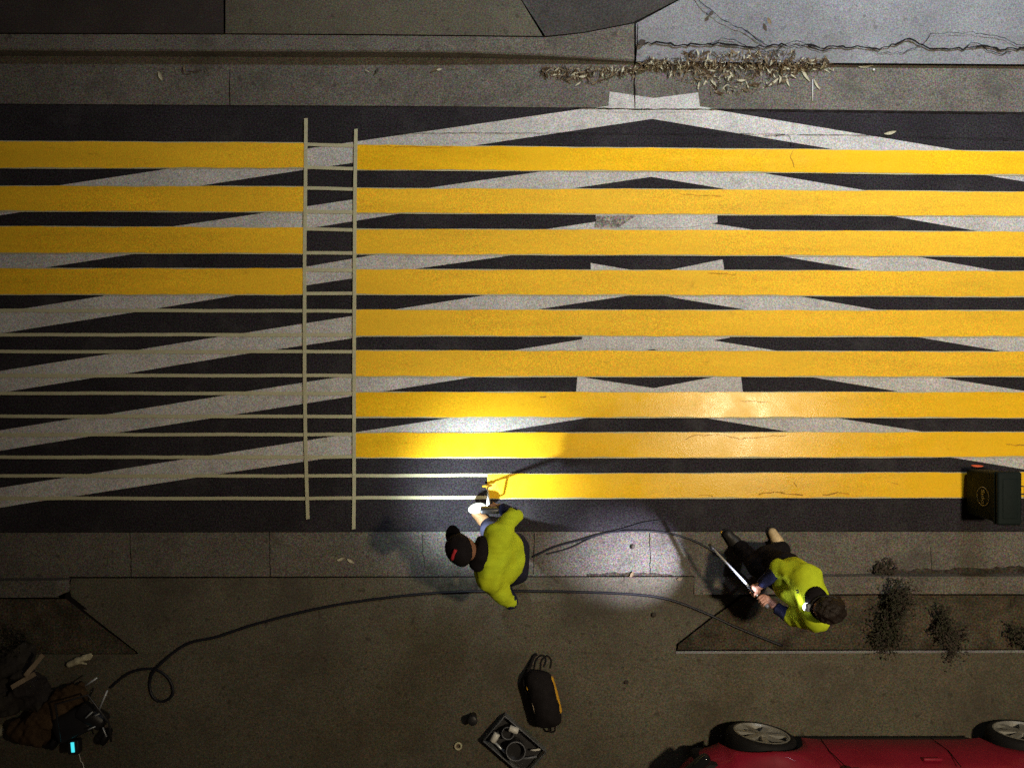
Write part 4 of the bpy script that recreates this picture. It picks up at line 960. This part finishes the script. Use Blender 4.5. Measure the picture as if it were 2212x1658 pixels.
# ------------------------------------------------------------------ red car at the lower edge
wx0, wx1 = at(1648, 1582, .48).x, at(2216, 1590, .48).x
ysd = at(1648, 1582, .48).y                                   # plane of the near wheels' outer faces
GZ = .13; WR = .305
t = thing('car', ((wx0 + wx1) / 2, ysd - .80, GZ), 'red car parked along the lower right edge with silver alloy wheels', 'car')
xf, xr = wx0 - .80, wx1 + .62; Wc = 1.62
def prof(x):
    """side bulge, belt height, hood/deck height"""
    s = (x - xf) / (xr - xf)
    top = np.interp(s, (0, .03, .12, .27, .30, .93, .97, 1), (.45, .60, .72, .86, .90, .95, .85, .55))
    inset = np.interp(s, (0, .02, .06, .13, .22, .85, .94, .98, 1), (.42, .25, .10, .03, .0, .0, .07, .2, .45))
    return float(top), float(inset)
st = sorted(set([round(v, 4) for v in list(np.linspace(xf, xr, 46)) + list(np.linspace(wx0 - .37, wx0 + .37, 31)) + list(np.linspace(wx1 - .37, wx1 + .37, 31))]))
V, Fc = [], []; NR = 11
AR = WR + .045
for x in st:
    top, ins = prof(x); zl = .27
    for wxx in (wx0, wx1):
        dd = AR * AR - (x - wxx) ** 2
        if dd > 0: zl = max(zl, WR + math.sqrt(dd))
    yh = ysd - .075 - ins                                      # near side
    yc = ysd - Wc / 2
    fl_ = sum(max(0, 1 - abs(x - wxx) / .48) ** .7 for wxx in (wx0, wx1)) * .045
    ring = []
    tt_ = max(top, zl + .12)
    for k in range(NR):
        u = k / (NR - 1)
        if u <= .6:
            uu = u / .6; z = zl + (tt_ - .06 - zl) * uu; y = yh - .012 + .030 * math.sin(math.pi * min(1, uu * 1.05)) + fl_ * (1 - uu) - .05 * uu ** 3
        else:
            uu = (u - .6) / .4; z = tt_ - .06 + .06 * math.sin(uu * math.pi / 2) + .02 * uu; y = yh - .062 + (yc - yh + .062) * (1 - math.cos(uu * math.pi / 2))
        ring.append((y, z))
    full = [(y, z) for y, z in ring] + [(2 * yc - y, z) for y, z in ring[::-1][1:]]
    for y, z in full: V.append((x, y, z + GZ))
m_ = 2 * NR - 1
for i in range(len(st) - 1):
    for k in range(m_ - 1): Fc.append((i * m_ + k, i * m_ + k + 1, (i + 1) * m_ + k + 1, (i + 1) * m_ + k))
Fc.append(tuple(range(m_))); Fc.append(tuple(range((len(st) - 1) * m_, len(st) * m_))[::-1])
bm = bmesh.new(); 
vv = [bm.verts.new(v) for v in V]
for f in Fc: bm.faces.new([vv[i] for i in f])
bobj('body', bm, 'car_red', t, True)
# dark underbody / wheel houses, cabin glass, roof
bobj('underbody', rbox(xr - xf - .35, Wc - .34, .42, .05, 2, ((xf + xr) / 2, ysd - Wc / 2, GZ + .40)), 'rubber', t)
def cabin(z0, z1, in0, in1, xs0, xs1, m, name):
    a = [(xs0[0], -in0), (xs0[1], -in0), (xs0[1], -(Wc - in0)), (xs0[0], -(Wc - in0))]; b_ = [(xs1[0], -in1), (xs1[1], -in1), (xs1[1], -(Wc - in1)), (xs1[0], -(Wc - in1))]
    bm = bmesh.new(); va = [bm.verts.new((x, ysd + y, GZ + z0)) for x, y in a]; vb = [bm.verts.new((x, ysd + y, GZ + z1)) for x, y in b_]
    for k in range(4): bm.faces.new((va[k], va[(k + 1) % 4], vb[(k + 1) % 4], vb[k]))
    bm.faces.new(vb); bm.faces.new(va[::-1]); bmesh.ops.bevel(bm, geom=bm.edges[:], offset=.03, segments=3, affect='EDGES')
    return bobj(name, bm, m, t, True)
cabin(.88, 1.36, .10, .25, (wx0 + .35, xr - .08), (wx0 + 1.05, xr - .35), 'glass_dark', 'cabin_glass')
cabin(1.35, 1.42, .25, .30, (wx0 + 1.03, xr - .33), (wx0 + 1.12, xr - .40), 'car_red', 'roof')
for (xa, xb) in ((wx0 + .52, wx0 + 1.50),):
    vs, fs = tube_geo([(xa, ysd - .062, GZ + .30), (xa - .02, ysd - .060, GZ + .60), (xa + .03, ysd - .09, GZ + .86)], .004, 6); obj('door_gap', vs, fs, 'joint', t)
    vs, fs = tube_geo([(xb, ysd - .062, GZ + .30), (xb + .02, ysd - .060, GZ + .60), (xb, ysd - .09, GZ + .86)], .004, 6); obj('door_gap', vs, fs, 'joint', t)
    bobj('door_handle', rbox(.16, .03, .03, .01, 2, (xb - .18, ysd - .078, GZ + .74)), 'car_red', t, True)
bobj('sill', rbox(wx1 - wx0 - .80, .05, .09, .02, 2, ((wx0 + wx1) / 2, ysd - .13, GZ + .20)), 'plastic_black', t, True)
bobj('wing_mirror', rbox(.11, .16, .12, .04, 3, (wx0 + .60, ysd - .13, GZ + .99)), 'car_red', t, True)
bobj('headlight', rbox(.26, .10, .10, .04, 3, (xf + .17, ysd - .18, GZ + .62), Matrix.Rotation(R(40), 3, 'Z')), 'glass_dark', t, True)
def wheel(x, y, tilt=0):
    M0 = Matrix.Translation((x, y, GZ + WR)) @ Matrix.Rotation(R(tilt), 4, 'Z') @ Matrix.Rotation(R(-90), 4, 'X')     # local z -> +y (outwards)
    w_ = bpy.data.objects.new('wheel', None)
    ty = bobj('wheel', lathe([(WR * .78, -.01), (WR * .80, .0), (WR * .90, .004), (WR * .98, -.02), (WR, -.05), (WR, -.15), (WR * .96, -.19), (WR * .78, -.20), (WR * .76, -.19), (WR * .78, -.01)], 48, M0), 'rubber', t, True)
    ri = WR * .78
    bm = lathe([(ri, -.005), (ri * 1.03, .004), (ri * .97, .006), (ri * .92, -.012), (ri * .90, -.10), (ri * .96, -.10), (ri, -.005)], 48)
    ns = 7
    for k in range(ns):
        a = 2 * math.pi * k / ns + .2
        c, s = math.cos(a), math.sin(a)
        def P_(r_, w2, z): return bm.verts.new((r_ * c - w2 * s, r_ * s + w2 * c, z))
        A = [P_(.045, -.022, -.004), P_(.045, .022, -.004), P_(ri * .93, .030, -.010), P_(ri * .93, -.030, -.010)]
        B_ = [P_(.045, -.022, -.03), P_(.045, .022, -.03), P_(ri * .93, .030, -.035), P_(ri * .93, -.030, -.035)]
        bm.faces.new(A); bm.faces.new((A[0], A[3], B_[3], B_[0])); bm.faces.new((A[1], B_[1], B_[2], A[2]))
    hub = lathe([(0, .004), (.03, .003), (.055, -.003), (.06, -.03), (0, -.03)], 28); me = bpy.data.meshes.new('x'); hub.to_mesh(me); hub.free(); bm.from_mesh(me)
    bm.transform(M0); bobj('rim', bm, 'rim', ty)
    bobj('brake_disc', lathe([(0, -.07), (ri * .80, -.07), (ri * .80, -.08), (0, -.08)], 32, M0), 'steel_dark', ty)
    bpy.data.objects.remove(w_)
wheel(wx0, ysd - .02, -6); wheel(wx1, ysd)
for x in (wx0, wx1):
    M0 = Matrix.Translation((x, ysd - Wc + .03, GZ + WR)) @ Matrix.Rotation(R(90), 4, 'X')
    bobj('wheel', lathe([(0, 0), (WR * .78, -.01), (WR * .90, .004), (WR, -.05), (WR, -.15), (WR * .78, -.20), (0, -.2)], 40, M0), 'rubber', t, True)

# ------------------------------------------------------------------ street lamps (stand outside the picture, give the street its light)
def street_lamp(base, head, power, colour, label, size=.16, aim=None, cone=150):
    base, head = Vector(base), Vector(head); t_ = thing('street_lamp', base, label, 'street lamp')
    top = Vector((base.x, base.y, head.z + .35))
    tube('post', [base, Vector((base.x, base.y, 1.2)), top], .075, 'steel_dark', t_, 14, [1.3, 1, .7])
    tube('arm', spline([top - Vector((0, 0, .05)), lerp(top, head, .5) + Vector((0, 0, .12)), head + Vector((0, 0, .16))]), .035, 'steel_dark', t_, 10)
    hd = bobj('lamp_head', rbox(.62, .26, .12, .05, 3, head + Vector((0, 0, .12)), frame_to((0, 0, 1))), 'plastic_grey', t_, True)
    bobj('lamp_lens', rbox(.40, .18, .02, .008, 2, head + Vector((0, 0, .052))), 'street_lens', hd, True)
    ld = bpy.data.lights.new('street_lamp_light', 'SPOT' if aim else 'POINT'); ld.energy = power; ld.color = colour; ld.shadow_soft_size = size
    o = bpy.data.objects.new('street_lamp_light', ld); col.objects.link(o); o.location = head - Vector((0, 0, .16))
    if aim: ld.spot_size = R(cone); ld.spot_blend = 1.0; o.rotation_euler = frame_to(o.location - Vector(aim)).to_euler()
street_lamp((5.4, 7.8, .2), (4.6, 6.2, 5.8), P_COOL, (.80, .885, 1.0), 'street lamp with a cool lamp head beyond the pale driveway', .30, (3.5, 6.0, 0), 128)
street_lamp((6.2, -3.0, .13), (4.4, -.5, 9.6), P_WARM, (1.0, .82, .56), 'tall street lamp with a long arm and warm head beyond the right edge', .22, (3.2, .8, 0), 103)
